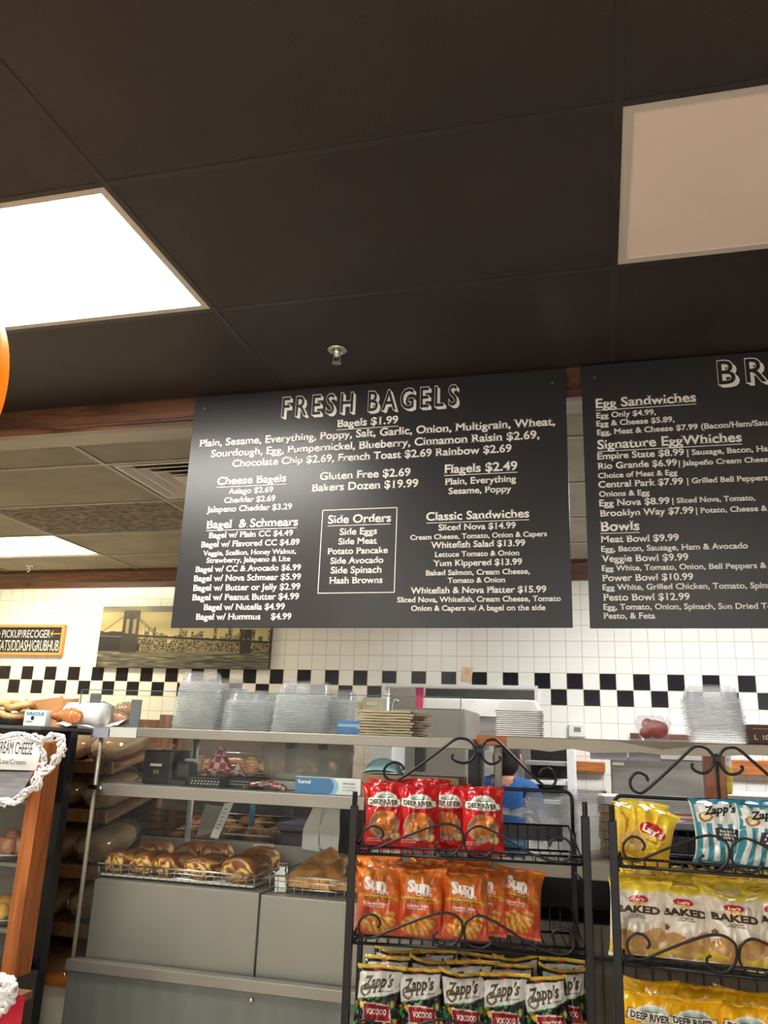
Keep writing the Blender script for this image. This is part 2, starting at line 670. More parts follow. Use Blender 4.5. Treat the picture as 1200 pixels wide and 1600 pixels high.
def cell(i, j, nx=2):
    """grid cell: i counts 4-ft bays from the left lamp's right edge, j cross lines from the first one seen"""
    x = GX0 + i * 2 * GS
    y = GY0 + j * GS
    return (x, x + nx * GS, y, y + GS)


PANELS = {'front_left': cell(-1, 1 - 1), 'front_right': cell(1, 0)}
PANELS['front_left'] = (GX0 - 2 * GS, GX0, GY0, GY0 + GS)
PANELS['front_right'] = (GX0 + 2 * GS, GX0 + 4 * GS, GY0, GY0 + GS)
BY0 = 2.53 * H
back_y = [BY0 + k * .62 for k in range(5)]       # kitchen cross lines
PANELS['back_left'] = (GX0 - 6 * GS - .02, GX0 - 4 * GS, 3.53 * H, 3.985 * H)
PANELS['back_right'] = (GX0 + 2 * GS, GX0 + 4 * GS, 3.0 * H, 3.46 * H)
PANELS['far'] = (GX0 + .2, GX0 + .2 + 2 * GS, 6.3, 6.3 + GS)  # unseen lamp, added to brighten what shows through the hatch
PANELS['rear_a'] = (GX0 - 2 * GS, GX0, -1.6, -1.6 + GS)  # unseen pair of panels added behind the camera to light the shop
PANELS['rear_b'] = (GX0 + 2 * GS, GX0 + 4 * GS, -1.6, -1.6 + GS)
front_holes = [PANELS[k] for k in ('front_left', 'front_right', 'rear_a', 'rear_b')]
VENT = (GX0 - 2 * GS + .012, GX0 - GS, 2.555 * H, 3.03 * H)
ROUGH = (GX0 - 4 * GS, GX0 - 2 * GS, 3.045 * H, 3.53 * H)
back_holes = [PANELS['back_left'], PANELS['back_right'], VENT, ROUGH]
ceiling('ceiling', XL, XR, YF, BEAM1 - .02, front_holes, M['dark_ceiling'])
ceiling('ceiling_back', XL, XR, BEAM1 - .02, YW + .12, back_holes, M['grey_ceiling'])
ceiling('ceiling_far', XL, XR, YW + .12, 7.5, [PANELS['far']], M['grey_ceiling'])
bars = MB()
for i in range(-3, 5):
    x = GX0 + i * 2 * GS
    bars.box(x - .009, x + .009, YF, BEAM0, CEIL - .0012, CEIL - .0002)
for j in range(-9, 3):
    y = GY0 + j * GS
    if y < BEAM0 - .05: bars.box(XL, XR, y - .009, y + .009, CEIL - .0010, CEIL - .0002)
struct('trim_2', bars, M['dark_bar'])
bars = MB()
for i in range(-3, 5):
    x = GX0 + i * 2 * GS
    bars.box(x - .012, x + .012, BEAM1, YW, CEIL - .006, CEIL - .0005)
for y in (2.555 * H, 3.035 * H, 3.53 * H, 3.985 * H):
    bars.box(XL, XR, y - .012, y + .012, CEIL - .0055, CEIL - .0005)
struct('trim_3', bars, M['grey_bar'])
struct('ceiling_tile', MB().box(ROUGH[0] + .014, ROUGH[1] - .014, ROUGH[2] + .014, ROUGH[3] - .014, CEIL + .004, CEIL + .02), M['rough_tile'])

# walnut header beam in front of the kitchen ceiling, with an ogee lip, and the crown on the tiled wall
bm_ = MB().prism([(0, 0)] * 3, 0, 0)
beam = MB()
prof = [(BEAM0, CEIL), (BEAM0, BEAMZ + .035), (BEAM0 - .012, BEAMZ + .026), (BEAM0 - .012, BEAMZ + .016), (BEAM0 - .006, BEAMZ + .012), (BEAM0 - .006, BEAMZ), (BEAM0 + .03, BEAMZ), (BEAM0 + .03, CEIL)]
n = len(prof)
beam.add([(XL, a, b) for a, b in prof] + [(XR, a, b) for a, b in prof], [tuple(range(n))] + [(i, i + n, (i + 1) % n + n, (i + 1) % n) for i in range(n)] + [tuple(range(2 * n - 1, n - 1, -1))])
struct('trim_4', beam, M['redwood'])
struct('trim_5', MB().box(XL, XR, BEAM0 + .03, BEAM1, BEAMZ, CEIL), M['grey_bar'])
zc = float(W(100, 919, YW)[2])
crown = MB()
prof = [(YW, CEIL), (YW - .07, CEIL), (YW - .07, CEIL - .03), (YW - .05, CEIL - .06), (YW - .025, zc + .04), (YW - .02, zc), (YW, zc)]
n = len(prof)
crown.add([(XL, a, b) for a, b in prof] + [(XR, a, b) for a, b in prof], [tuple(range(n))] + [(i, i + n, (i + 1) % n + n, (i + 1) % n) for i in range(n)] + [tuple(range(2 * n - 1, n - 1, -1))])
struct('trim_6', crown, M['redwood'])

# ------------------------------------------------------------------ ceiling fixtures
M['lamp_front'] = mat('lit_diffuser', (250, 252, 246), .5, emit=FRONT_LAMP, ecol=(255, 252, 244))
M['lamp_back'] = mat('lit_diffuser_warm', (250, 248, 236), .5, emit=BACK_LAMP, ecol=(255, 243, 206))
M['lamp_cool'] = mat('lit_diffuser_cool', (250, 250, 250), .5, emit=BACK_LAMP * 1.65, ecol=(252, 253, 255))
M['lamp_off'] = mat('unlit_diffuser', (250, 232, 220), .45, var=.015, vscale=2)
M['lamp_frame'] = mat('lamp_frame', (206, 200, 188), .45)


def lamp(key, label, diff, group=None):
    x0, x1, y0, y1 = PANELS[key]
    x0 += .0015; x1 -= .0015; y0 += .0015; y1 -= .0015
    t = thing('ceiling_light', label, 'light', ((x0 + x1) / 2, (y0 + y1) / 2, CEIL), group=group)
    f = MB()
    w = .03
    f.box(x0, x1, y0, y0 + w, CEIL + .0005, CEIL + .02).box(x0, x1, y1 - w, y1, CEIL + .0005, CEIL + .02)
    f.box(x0, x0 + w, y0 + w, y1 - w, CEIL + .0005, CEIL + .02).box(x1 - w, x1, y0 + w, y1 - w, CEIL + .0005, CEIL + .02)
    part('frame', f, M['lamp_frame'], t)
    part('diffuser', MB().box(x0 + w, x1 - w, y0 + w, y1 - w, CEIL + .003, CEIL + .012), M[diff], t)
    return t


lamp('front_left', 'large lit white ceiling panel glaring in the dark ceiling, upper left', 'lamp_front')
lamp('front_right', 'large unlit pinkish white ceiling panel in the dark ceiling, upper right', 'lamp_off')
lamp('back_left', 'lit ceiling panel over the kitchen by the tiled wall', 'lamp_back')
lamp('back_right', 'lit ceiling panel over the kitchen, behind the menu boards', 'lamp_cool')
lamp('far', 'unseen lit panel added to brighten the room behind the kitchen hatch', 'lamp_cool')
lamp('rear_a', 'unseen lit ceiling panel added behind the photographer, left', 'lamp_front')
lamp('rear_b', 'unseen lit ceiling panel added behind the photographer, right', 'lamp_front')

t = thing('ceiling_vent', 'square white louvred air diffuser in the kitchen ceiling beside the first menu board', 'vent', ((VENT[0] + VENT[1]) / 2, (VENT[2] + VENT[3]) / 2, CEIL))
cx, cy = t.location.x, t.location.y
hs = (VENT[1] - VENT[0]) / 2 - .012
M['vent'] = mat('vent_enamel', (196, 190, 178), .4)
M['vent_dark'] = mat('vent_dark_throat', (40, 38, 36), .7)
part('throat', MB().box(cx - hs, cx + hs, cy - hs, cy + hs, CEIL + .03, CEIL + .045), M['vent_dark'], t)
for k in range(4):
    a = hs * (1 - .24 * k)
    b = a - (.02 if k == 0 else .012)
    z = CEIL - .004 + .004 * k
    r = MB()
    q = [(-1, -1), (1, -1), (1, 1), (-1, 1)]
    v = [(cx + a * u, cy + a * w, z) for u, w in q] + [(cx + b * u, cy + b * w, z - .001) for u, w in q] + [(cx + (b - .04) * u, cy + (b - .04) * w, z + .026) for u, w in q]
    fs = []
    for L0 in (0, 4):
        for i in range(4):
            j = (i + 1) % 4
            fs.append((L0 + i, L0 + j, L0 + 4 + j, L0 + 4 + i))
    r.add(v, fs)
    part('louvre', r, M['vent'], t)
part('centre_plate', MB().box(cx - .06, cx + .06, cy - .06, cy + .06, CEIL + .002, CEIL + .006), M['vent'], t)



def sprinkler(p, label):
    t = thing('sprinkler', label, 'sprinkler', p)
    x, y, z = p
    part('escutcheon', MB().lathe([(.001, 0), (.036, 0), (.034, -.006), (.02, -.01), (.018, -.002), (.001, -.002)], 24, p), M['chrome'], t, True)
    b = MB().lathe([(.011, 0), (.011, -.022), (.007, -.024), (.007, -.03), (.001, -.03)], 16, p)
    for s in (-1, 1):
        b.tube(smoothpath([(x + s * .009, y, z - .02), (x + s * .013, y, z - .032), (x + s * .009, y, z - .044), (x, y, z - .05)]), .0022, 6)
    part('body', b, M['chrome'], t, True)
    part('deflector', MB().lathe([(.001, -.05), (.016, -.05), (.016, -.0525), (.001, -.0525)], 20, p), M['chrome'], t)


sprinkler(tuple(WZ(527, 546, CEIL)), 'chrome sprinkler head in the dark ceiling above the first menu board')
sprinkler(tuple(WZ(46, 884, CEIL)), 'small sprinkler head in the kitchen ceiling near the tiled wall')

# ------------------------------------------------------------------ menu boards
M['board'] = mat('menu_board_black', (42, 40, 41), .34, var=.03, vscale=2)
SY0, SY1 = 2.634, 2.644
YT = SY0 - .0012


def board(name, label, x0, x1, z0, z1):
    t = thing(name, label, 'menu sign', ((x0 + x1) / 2, (SY0 + SY1) / 2, z0))
    part('panel', MB().box(x0, x1, SY0, SY1, z0, z1, bev=.0015), M['board'], t)
    for sx in (x0 + .045, x1 - .045):
        for z in (z1 - .05, ):
            part('screw', MB().lathe([(.001, 0), (.006, .0), (.004, .0)], 10).xf(Matrix.Translation((sx, SY0 - .0022, z)) @ Matrix.Rotation(PI / 2, 4, 'X')), M['steel'], t)
    for z in (z1 - .04, ):
        part('hanger', MB().box(x0 + .2, x0 + .24, SY1, BEAM0, z - .03, z), M['steel'], t)
        part('hanger', MB().box(x1 - .24, x1 - .2, SY1, BEAM0, z - .03, z), M['steel'], t)
    return t


def at(px, py):
    return W(px, py, YT)


def tline(mb, s, xl, yl, xr, yr, ul=None, k=.92, prefix=None, bold=.024):
    a, b = at(xl, yl), at(xr, yr)
    w = b[0] - a[0]
    z = (a[2] + b[2]) / 2
    V, F, nat = glyphs(s, bold, True)
    if prefix: w = w * nat / glyphs(prefix, bold, True)[2]
    flat_text(mb, s, a[0], z, YT, width=w, slab=True, bold=bold, k=k)
    if ul:
        u0, u1 = at(*ul[0]), at(*ul[1])
        zz = (u0[2] + u1[2]) / 2
        mb.box(u0[0], u1[0], YT - .0003, YT + .0003, zz - .0012, zz + .0012)


def title(t, s, xl, yl, xr, yr, hpx, prefix=None):
    a, b = at(xl, yl), at(xr, yr)
    cap = hpx * SY0 / 1264 / 1.0
    V, F, nat = glyphs(s, .012, False, 0, 1.42)
    w = b[0] - a[0]
    if prefix: w = w * nat / glyphs(prefix, .012, False, 0, 1.42)[2]
    z = (a[2] + b[2]) / 2
    sh, fc = MB(), MB()
    sh_d = cap * .13
    for i in range(9):
        d = sh_d * i / 8
        flat_text(sh, s, a[0] + d, z - d, YT - .00002 * i, width=w, cap=cap, bold=.012, spacing=1.42)
    flat_text(sh, s, a[0] - .0016, z - .0005, YT - .0004, width=w + .0032, cap=cap + .0016, bold=.028, spacing=1.42)
    flat_text(fc, s, a[0], z, YT - .0009, width=w, cap=cap, bold=.008, spacing=1.42)
    part('heading_shadow', sh, M['letter'], t)
    part('heading', fc, M['board'], t, label='black heading letters outlined in white')


zt = 1.32 + .4882 * SY0
zb = 1.32 + .1456 * SY0
b1 = board('menu_board', 'black menu board headed FRESH BAGELS hanging under the walnut beam', -.5653 * SY0, -.0278 * SY0, zb, zt)
title(b1, 'FRESH', 440, 651, 551, 644, 37)
title(b1, 'BAGELS', 575, 642.5, 714, 633, 37)
L = MB()
tline(L, 'Bagels $1.99', 526.4, 667, 622, 661.5, ((526, 671.5), (622, 666)))
tline(L, 'Plain, Sesame, Everything, Poppy, Salt, Garlic, Onion, Multigrain, Wheat,', 311, 697.5, 867.5, 665)
tline(L, 'Sourdough, Egg, Pumpernickel, Blueberry, Cinnamon Raisin $2.69,', 329.4, 714, 843, 685.5)
tline(L, 'Chocolate Chip $2.69, French Toast $2.69 Rainbow $2.69', 362.6, 729, 799.5, 706.5)
part('bagel_lettering', L, M['letter'], b1)
L = MB()
tline(L, 'Cheese Bagels', 339, 757.5, 447, 752.7, ((338, 761.5), (447, 756.5)))
tline(L, 'Asiago $2.69', 356, 771.7, 426.6, 769)
tline(L, 'Cheddar $2.69', 350, 785.6, 430, 783)
tline(L, 'Jalapeno Cheddar $3.29', 323, 800.3, 456, 795.8)
part('cheese_bagel_lettering', L, M['letter'], b1)
L = MB()
tline(L, 'Bagel  & Schmears', 321.8, 825.5, 465.5, 821.3, ((322, 829), (464, 825)))
for s, a, b, c, d in [('Bagel w/ Plain CC $4.49', 325.7, 840.5, 457.5, 837), ('Bagel w/ Flavored CC $4.89', 313.8, 854.7, 467.7, 851.3), ('Veggie, Scallion, Honey Walnut,', 316.7, 868.3, 462.6, 864.6), ('Strawberry, Jalapeno & Lite', 322.3, 879.6, 453.5, 876.5), ('Bagel w/ CC & Avocado $6.99', 304.8, 893.8, 470, 890.7), ('Bagel w/ Nova Schmear $5.99', 302, 908, 470, 905.7), ('Bagel w/ Butter or Jelly $2.99', 301, 923.6, 469, 920.4), ('Bagel w/ Peanut Butter $4.99', 299.7, 938.3, 467, 936), ('Bagel w/ Nutella $4.99', 317.5, 953.3, 444.8, 952), ('Bagel w/ Hummus    $4.99', 305.3, 968.6, 455, 967.2)]:
    tline(L, s, a, b, c, d)
part('schmear_lettering', L, M['letter'], b1)
L = MB()
tline(L, 'Gluten Free $2.69', 499.5, 750, 641.3, 743.3)
tline(L, 'Bakers Dozen $19.99', 486.7, 767.7, 653.5, 760.6)
tline(L, 'Flagels $2.49', 693.7, 739.4, 808.5, 734.3, ((694, 743), (808.5, 738)))
tline(L, 'Plain, Everything', 695, 757, 806.5, 753)
tline(L, 'Sesame, Poppy', 700.8, 772, 799.4, 768.3)
part('flagel_lettering', L, M['letter'], b1)
L = MB()
tline(L, 'Side Orders', 512.2, 817.9, 611, 815, ((512, 822), (610, 818.5)))
for s, a, b, c, d in [('Side Eggs', 530.6, 835.7, 589, 834.3), ('Side Meat', 528.6, 851, 589, 849), ('Potato Pancake', 511.4, 866, 606, 864), ('Side Avocado', 516, 881, 599, 879.3), ('Side Spinach', 516.5, 896.4, 597, 894.4), ('Hash Browns', 514, 912, 597.7, 910.5)]:
    tline(L, s, a, b, c, d)
p0, p1 = at(504.3, 797.5), at(616, 925.5)
x0, z1, x1, z0 = p0[0], p0[2], p1[0], p1[2]
q = .0016
L.box(x0, x1, YT - .0003, YT + .0003, z1 - q, z1 + q).box(x0, x1, YT - .0003, YT + .0003, z0 - q, z0 + q)
L.box(x0 - q, x0 + q, YT - .0003, YT + .0003, z0, z1).box(x1 - q, x1 + q, YT - .0003, YT + .0003, z0, z1)
part('side_order_lettering', L, M['letter'], b1)
L = MB()
tline(L, 'Classic Sandwiches', 665.7, 813, 827, 808.5, ((666, 817), (827, 812.5)))
for s, a, b, c, d in [('Sliced Nova $14.99', 685, 828.6, 806, 825.5), ('Cream Cheese, Tomato, Onion & Capers', 640.8, 842.8, 854.7, 838.5), ('Whitefish Salad $13.99', 672.5, 856, 820.7, 853.3), ('Lettuce Tomato & Onion', 679, 869.7, 812, 868), ('Yum Kippered $13.99', 676, 885, 815.9, 882), ('Baked Salmon, Cream Cheese,', 664.8, 898.6, 827.8, 897), ('Tomato & Onion', 699.4, 910.5, 790, 910), ('Whitefish & Nova Platter $15.99', 640.8, 927.5, 853.8, 925.5), ('Sliced Nova, Whitefish, Cream Cheese, Tomato', 620.4, 940.5, 876.5, 939.7), ('Onion & Capers w/ A bagel on the side', 642.2, 954.4, 852.4, 953.3)]:
    tline(L, s, a, b, c, d)
part('sandwich_lettering', L, M['letter'], b1)

b2 = board('menu_board', 'black menu board of egg sandwiches and bowls, right of the first board', -.0078 * SY0, -.0078 * SY0 + 1.416, zb - .002, zt + .006)
title(b2, 'BREAKFAST', 1123, 600.4, 1199, 596, 40, prefix='BR')
L = MB()
tline(L, 'Egg Sandwiches', 931, 637.6, 1088, 627, ((931, 641.5), (1088, 631)))
tline(L, 'Egg Only $4.99,', 932, 653, 1025, 648)
tline(L, 'Egg & Cheese $5.89,', 932, 666, 1054, 659)
tline(L, 'Egg, Meat & Cheese $7.99 (Bacon/Ham/Sausage)', 933, 679, 1200, 665, prefix='Egg, Meat & Cheese $7.99 (Bacon/Ham/Sau')
part('egg_sandwich_lettering', L, M['letter'], b2)
L = MB()
tline(L, 'Signature EggWhiches', 933.5, 701.5, 1159.5, 690, ((933.5, 705.5), (1159.5, 694)))
tline(L, 'Empire State $8.99', 933.5, 718, 1069, 711)
tline(L, '| Sausage, Bacon, Ham', 1073, 712, 1200, 704, prefix='| Sausage, Bacon, Ha')
tline(L, 'Rio Grande $6.99', 934, 733.4, 1058, 727)
tline(L, '| Jalapeño Cream Cheese', 1060, 728, 1200, 721, prefix='| Jalapeño Cream Chees')
tline(L, 'Choice of Meat & Egg', 934.5, 747, 1058.7, 742)
tline(L, 'Central Park $7.99', 935, 762.5, 1067.6, 756)
tline(L, '| Grilled Bell Peppers,', 1073, 756, 1200, 749.5, prefix='| Grilled Bell Peppers')
tline(L, 'Onions & Egg', 936, 775.7, 1015.4, 773.6)
tline(L, 'Egg Nova $8.99', 936.5, 791, 1046.6, 787)
tline(L, '| Sliced Nova, Tomato,', 1050, 787, 1180, 780.5, prefix='| Sliced Nova, Tomato,')
tline(L, 'Brooklyn Way $7.99', 937.4, 807, 1084, 802)
tline(L, '| Potato, Cheese &', 1087, 802.5, 1200, 797, prefix='| Potato, Cheese &')
part('signature_lettering', L, M['letter'], b2)
L = MB()
tline(L, 'Bowls', 938, 830, 999.5, 828, ((938, 834), (999.5, 831.5)))
for s, a, b, c, d, p in [('Meat Bowl $9.99', 938.6, 847.7, 1061, 844.7, None), ('Egg, Bacon, Sausage, Ham & Avocado', 939.5, 862, 1169, 856.7, None), ('Veggie Bowl $9.99', 939.5, 877.7, 1076, 875.6, None), ('Egg White, Tomato, Onion, Bell Peppers &', 940.4, 892.7, 1199, 886.6, None), ('Power Bowl $10.99', 941, 908, 1083.5, 906, None), ('Egg White, Grilled Chicken, Tomato, Spinach', 941.6, 922.7, 1199, 918, 'Egg White, Grilled Chicken, Tomato, Spin'), ('Pesto Bowl $12.99', 942.5, 938.6, 1078, 937, None), ('Egg, Tomato, Onion, Spinach, Sun Dried Tomato,', 943, 954, 1199, 949.5, 'Egg, Tomato, Onion, Spinach, Sun Dried T'), ('Pesto, & Feta', 943, 967, 1024, 966, None)]:
    tline(L, s, a, b, c, d, prefix=p)
part('bowl_lettering', L, M['letter'], b2)

# ------------------------------------------------------------------ steel deli case
CY = 2.60


def wx(px, py, Y): return float(W(px, py, Y)[0])
def wz(px, py, Y): return float(W(px, py, Y)[2])


CX0, CX1 = -1.70, -.405
TOPZ0, TOPZ1 = 1.320, 1.352
MIDZ0, MIDZ1 = 1.124, 1.163
RZ0, RZ1 = .586, .619
DZ = .853
case = thing('deli_case', 'stainless steel glass-fronted deli case with three levels, left of the chip racks', 'display case', ((CX0 + CX1) / 2, CY + .25, 0))
part('top_shelf', MB().box(-1.795, CX1 + .02, CY, CY + .42, TOPZ0, TOPZ1, bev=.002), M['trim_steel'], case)
part('middle_shelf', MB().box(-1.675, CX1, CY + .006, CY + .40, MIDZ0, MIDZ1, bev=.002), M['trim_steel'], case)
part('bottom_rail', MB().box(CX0 - .01, CX1, CY - .012, CY + .03, RZ0, RZ1, bev=.002), M['trim_steel'], case)
M['greypanel'] = mat('grey_green_panel', (112, 116, 110), .45, .3, var=.05, vscale=2, stretch=(8, 8, .7))
part('lower_panel', MB().box(CX0 - .004, CX1, CY, CY + .02, .03, RZ0 - .001), M['greypanel'], case)
dv = wx(408, 1400, CY + .06)
part('deck_panel', MB().box(CX0 + .02, dv - .003, CY + .05, CY + .42, RZ1 - .03, DZ, bev=.003), M['steel'], case)
part('deck_panel', MB().box(dv + .003, CX1 - .02, CY + .05, CY + .42, RZ1 - .03, DZ - .004, bev=.003), M['steel'], case)
part('seam', MB().box(dv - .003, dv + .003, CY + .052, CY + .41, RZ1, DZ - .012), M['black_plastic'], case)
zg = wz(300, 1311, CY + .46)
part('back_guard', MB().box(wx(222, 1310, CY + .46), CX1, CY + .45, CY + .465, .6, zg), M['steel_dull'], case)
part('left_post', MB().tube([(CX0, CY + .012, RZ1), (CX0, CY + .012, TOPZ0)], .0075, 10), mat('satin_post', (176, 170, 154), .4, .4), case, True)
part('left_post', MB().tube([(CX0 + .17, CY + .40, RZ1), (CX0 + .17, CY + .40, TOPZ0)], .012, 10), M['steel_dull'], case, True, label='darker rear post of the case')
part('right_post', MB().box(CX1 + .001, CX1 + .045, CY + .03, CY + .08, 0, TOPZ0 - .001), M['black_metal'], case, label='black right-hand column of the case')
part('glass_front', MB().box(CX0 + .012, CX1, CY + .008, CY + .012, MIDZ1, TOPZ0), M['glass'], case)
part('glass_front', MB().box(CX0 + .012, CX1, CY + .010, CY + .014, RZ1, MIDZ0), M['glass'], case)
part('glass_end', MB().box(CX0 - .003, CX0 + .001, CY + .025, CY + .40, RZ1, TOPZ0), M['glass'], case)
gz = 1.476
part('glass_guard', MB().box(-1.80, CX1 - .022, CY + .006, CY + .0105, TOPZ1, gz), M['glass'], case)
M['glass_edge'] = clear('glass_edge', (190, 205, 200), .35, .2, (150, 165, 160), 1.4, .6)
part('guard_edge', MB().box(-1.80, CX1 - .022, CY + .0055, CY + .011, gz, gz + .003).box(CX1 - .022, CX1 - .019, CY + .0055, CY + .011, TOPZ1, gz).box(-1.8025, -1.80, CY + .0055, CY + .011, TOPZ1, gz), M['glass_edge'], case)
for (pa, pb) in (((142, 1083), (151, 1142)), ((206, 1093), (216, 1142))):
    a, b = W(*pa, CY + .03), W(*pb, CY + .03)
    part('guard_bracket', MB().box(a[0], b[0], CY + .028, CY + .034, TOPZ1, a[2], bev=.001), mat('blue_grey_metal', (112, 116, 124), .45, .4), case)
part('clip', MB().box(wx(139, 1232, CY), wx(161, 1232, CY), CY - .014, CY + .004, 1.142, 1.158, bev=.003), M['chrome'], case)
for px, py in ((100, 1523), (392, 1563)):
    p = W(px, py, CY - .013)
    part('bolt', MB().ell((p[0], CY - .013, p[2]), (.006, .004, .006), 12, 6), M['chrome'], case, True)
for i, (pa, pb) in enumerate((((144, 1137), (171, 1152)), ((171, 1136), (213, 1152)))):
    a, b = W(*pa, CY - .003), W(*pb, CY - .003)
    lb = part('shelf_label', MB().box(a[0], b[0] - .001, CY - .004, CY - .0005, b[2] - .002, a[2] - .001), mat('grey_label', [(150, 152, 166), (196, 198, 190)][i], .6), case, label=['blue-marked shelf label', 'white barcode shelf label'][i])
    ik = MB()
    if i == 0:
        ik.add([(a[0] + .018 + .011 * math.cos(k * PI / 8), CY - .0046, (a[2] + b[2]) / 2 + .011 * math.sin(k * PI / 8)) for k in range(16)], [tuple(range(16))], 1)
        for k in range(2):
            ik.box(a[0] + .034, a[0] + .052 - k * .006, CY - .0048, CY - .0044, a[2] - .012 - k * .01, a[2] - .0095 - k * .01, 0)
    else:
        for k in range(9):
            ik.box(a[0] + .012 + k * .0036, a[0] + .0135 + k * .0036, CY - .0048, CY - .0044, b[2] + .008, a[2] - .008, 2)
    o = part('print', ik, [M['ink'], mat('violet_print', (80, 72, 150)), mat('barcode_grey', (150, 150, 132))], None)
    o.parent = lb

# ---------------------------------------------------------------- clear clamshells on the case
def rrect(w, d, r, n=5):
    pts = []
    for sx, sy, a0 in ((1, 1, 0), (-1, 1, PI / 2), (-1, -1, PI), (1, -1, 3 * PI / 2)):
        for k in range(n):
            a = a0 + PI / 2 * k / (n - 1)
            pts.append((sx * (w / 2 - r) + r * math.cos(a), sy * (d / 2 - r) + r * math.sin(a)))
    return pts


def loft(mb, secs, cap_end=True, cap_start=False, mi=0):
    """secs: list of (w, d, r, z)"""
    n = 20
    v = []
    for w, d, r, z in secs:
        v += [(x, y, z) for x, y in rrect(w, d, r)]
    f = []
    for i in range(len(secs) - 1):
        for k in range(n):
            l = (k + 1) % n
            f.append((i * n + k, i * n + l, (i + 1) * n + l, (i + 1) * n + k))
    if cap_end: f.append(tuple((len(secs) - 1) * n + k for k in range(n)))
    if cap_start: f.append(tuple(range(n - 1, -1, -1)))
    return mb.add(v, f, mi)


def lid_mb(w, d, h):
    return loft(loft(MB(), [(w, d, .018, 0), (w, d, .018, .003), (w - .012, d - .012, .02, .003)], False, False, 1), [(w - .012, d - .012, .02, .003), (w - .022, d - .022, .022, h * .75), (w - .034, d - .034, .024, h), (w - .05, d - .05, .02, h), (w - .054, d - .054, .02, h - .003)])


clam_mesh = mesh_of('clamshell_tray', lid_mb(.150, .150, .040), [M['clear'], M['clear_rim']], True)


def stack(name, me, n, base, yaw, dz, lean, label, labtop, cat, group, jitter=.002):
    for k in range(n):
        o = bpy.data.objects.new(name, me)
        COL.objects.link(o)
        o.location = (base[0] + lean[0] * k + random.uniform(-jitter, jitter), base[1] + lean[1] * k, base[2] + dz * k)
        o.rotation_euler = (0, 0, yaw + random.uniform(-.02, .02))
        setp(o, labtop if k == n - 1 else label, cat, group)


def shelf_stack(pxc, Y, n, yaw, what, me=None, dz=.0062, lean=(.0006, 0)):
    x = wx(pxc, 1140, Y)
    stack('clamshell_tray', me or clam_mesh, n, (x, Y, TOPZ1 + .0005), yaw, dz, lean, 'clear plastic tray in the ' + what, 'topmost tray of the ' + what, 'container', 'trays in the ' + what)


shelf_stack(302, 2.74, 27, .55, 'tall stack at the left end of the clamshells')
shelf_stack(341, 2.86, 25, .55, 'stack tucked behind the tallest leftmost clamshells')
shelf_stack(381, 2.73, 17, .55, 'low stack right of the tallest clamshells')
shelf_stack(411, 2.86, 18, .55, 'low stack between the middle clamshells and the wide bluish stack')
clam_big = mesh_of('clamshell_tray', lid_mb(.185, .14, .05), [M['clear'], M['clear_rim']], True)
shelf_stack(470, 2.74, 21, .12, 'wide bluish stack of lids left of the paper bags', clam_big)
shelf_stack(519, 2.88, 20, .12, 'narrow stack directly behind the wide bluish lids')

# blue box and folded paper bags
a, b = W(527, 1125, 2.72), W(558, 1147, 2.72)
bt = thing('card_box', 'small blue cardboard box between the lids and the paper bags', 'box', ((a[0] + b[0]) / 2, 2.74, TOPZ1))
part('carton', MB().box(a[0], b[0] + .01, 2.72, 2.80, TOPZ1 + .0005, a[2], bev=.002), M['blue_card'], bt)
part('band', MB().box(a[0] + .002, b[0] + .008, 2.7188, 2.7198, a[2] - .022, a[2] - .012), mat('pale_blue_print', (140, 180, 210)), bt)
xb0, xb1 = wx(562, 1145, 2.70), wx(640, 1145, 2.70)
for k in range(9):
    m = MB()
    nx, ny = 8, 5
    xs = np.linspace(xb0, xb1 + .012, nx)
    ys = np.linspace(2.68, 2.90, ny)
    Xg, Yg = np.meshgrid(xs, ys)
    rs = np.random.RandomState(k)
    base = TOPZ1 + .001 + .0092 * k
    wv = np.clip(.0012 * rs.randn(ny, nx), -.0012, .0012)
    sag = -.000 * Xg
    m.grid(Xg + .006 * math.sin(k * 2.1), Yg, base + .0012 + wv * .5)
    m.grid(Xg + .006 * math.sin(k * 2.1), Yg, base + .0076 + wv * .5)
    c = len(m.v) // 2
    for i in range(nx - 1):
        m.f.append((i, i + 1, c + i + 1, c + i)); m.m.append(0)
        q = (ny - 1) * nx + i
        m.f.append((q + 1, q, c + q, c + q + 1)); m.m.append(0)
    # fanned gusset end on the right
    g = MB()
    for q in range(3):
        e = xb1 + .03 + .02 * math.sin(k * 1.7 + q)
        z = base + .001 + q * .0026
        m.box(xb1 + .004, e, 2.70, 2.88 - q * .02, z, z + .0011)
    solo('paper_bag', m, M['kraft'], 'topmost folded kraft bag of the pile on the deli case' if k == 8 else 'folded kraft paper bag in the pile on the deli case', 'paper bag', 'folded kraft bags on the deli case')
p = W(690, 1147, 2.78)
m = MB()
for k, (dx, dy, rz) in enumerate(((0, 0, .1), (.05, .02, -.2))):
    q = MB().box(-.07, .07, -.05, .05, 0, .0016, bev=0).xf(Matrix.Translation((p[0] - .03 + dx, p[1] + dy, TOPZ1 + .001 + .002 * k)) @ Matrix.Rotation(rz, 4, 'Z'))
    solo('paper_sheet', q, M['kraft'], ['loose kraft sheet lying flat beside the bag pile', 'loose kraft sheet at the right end of the deli case top'][k], 'paper')

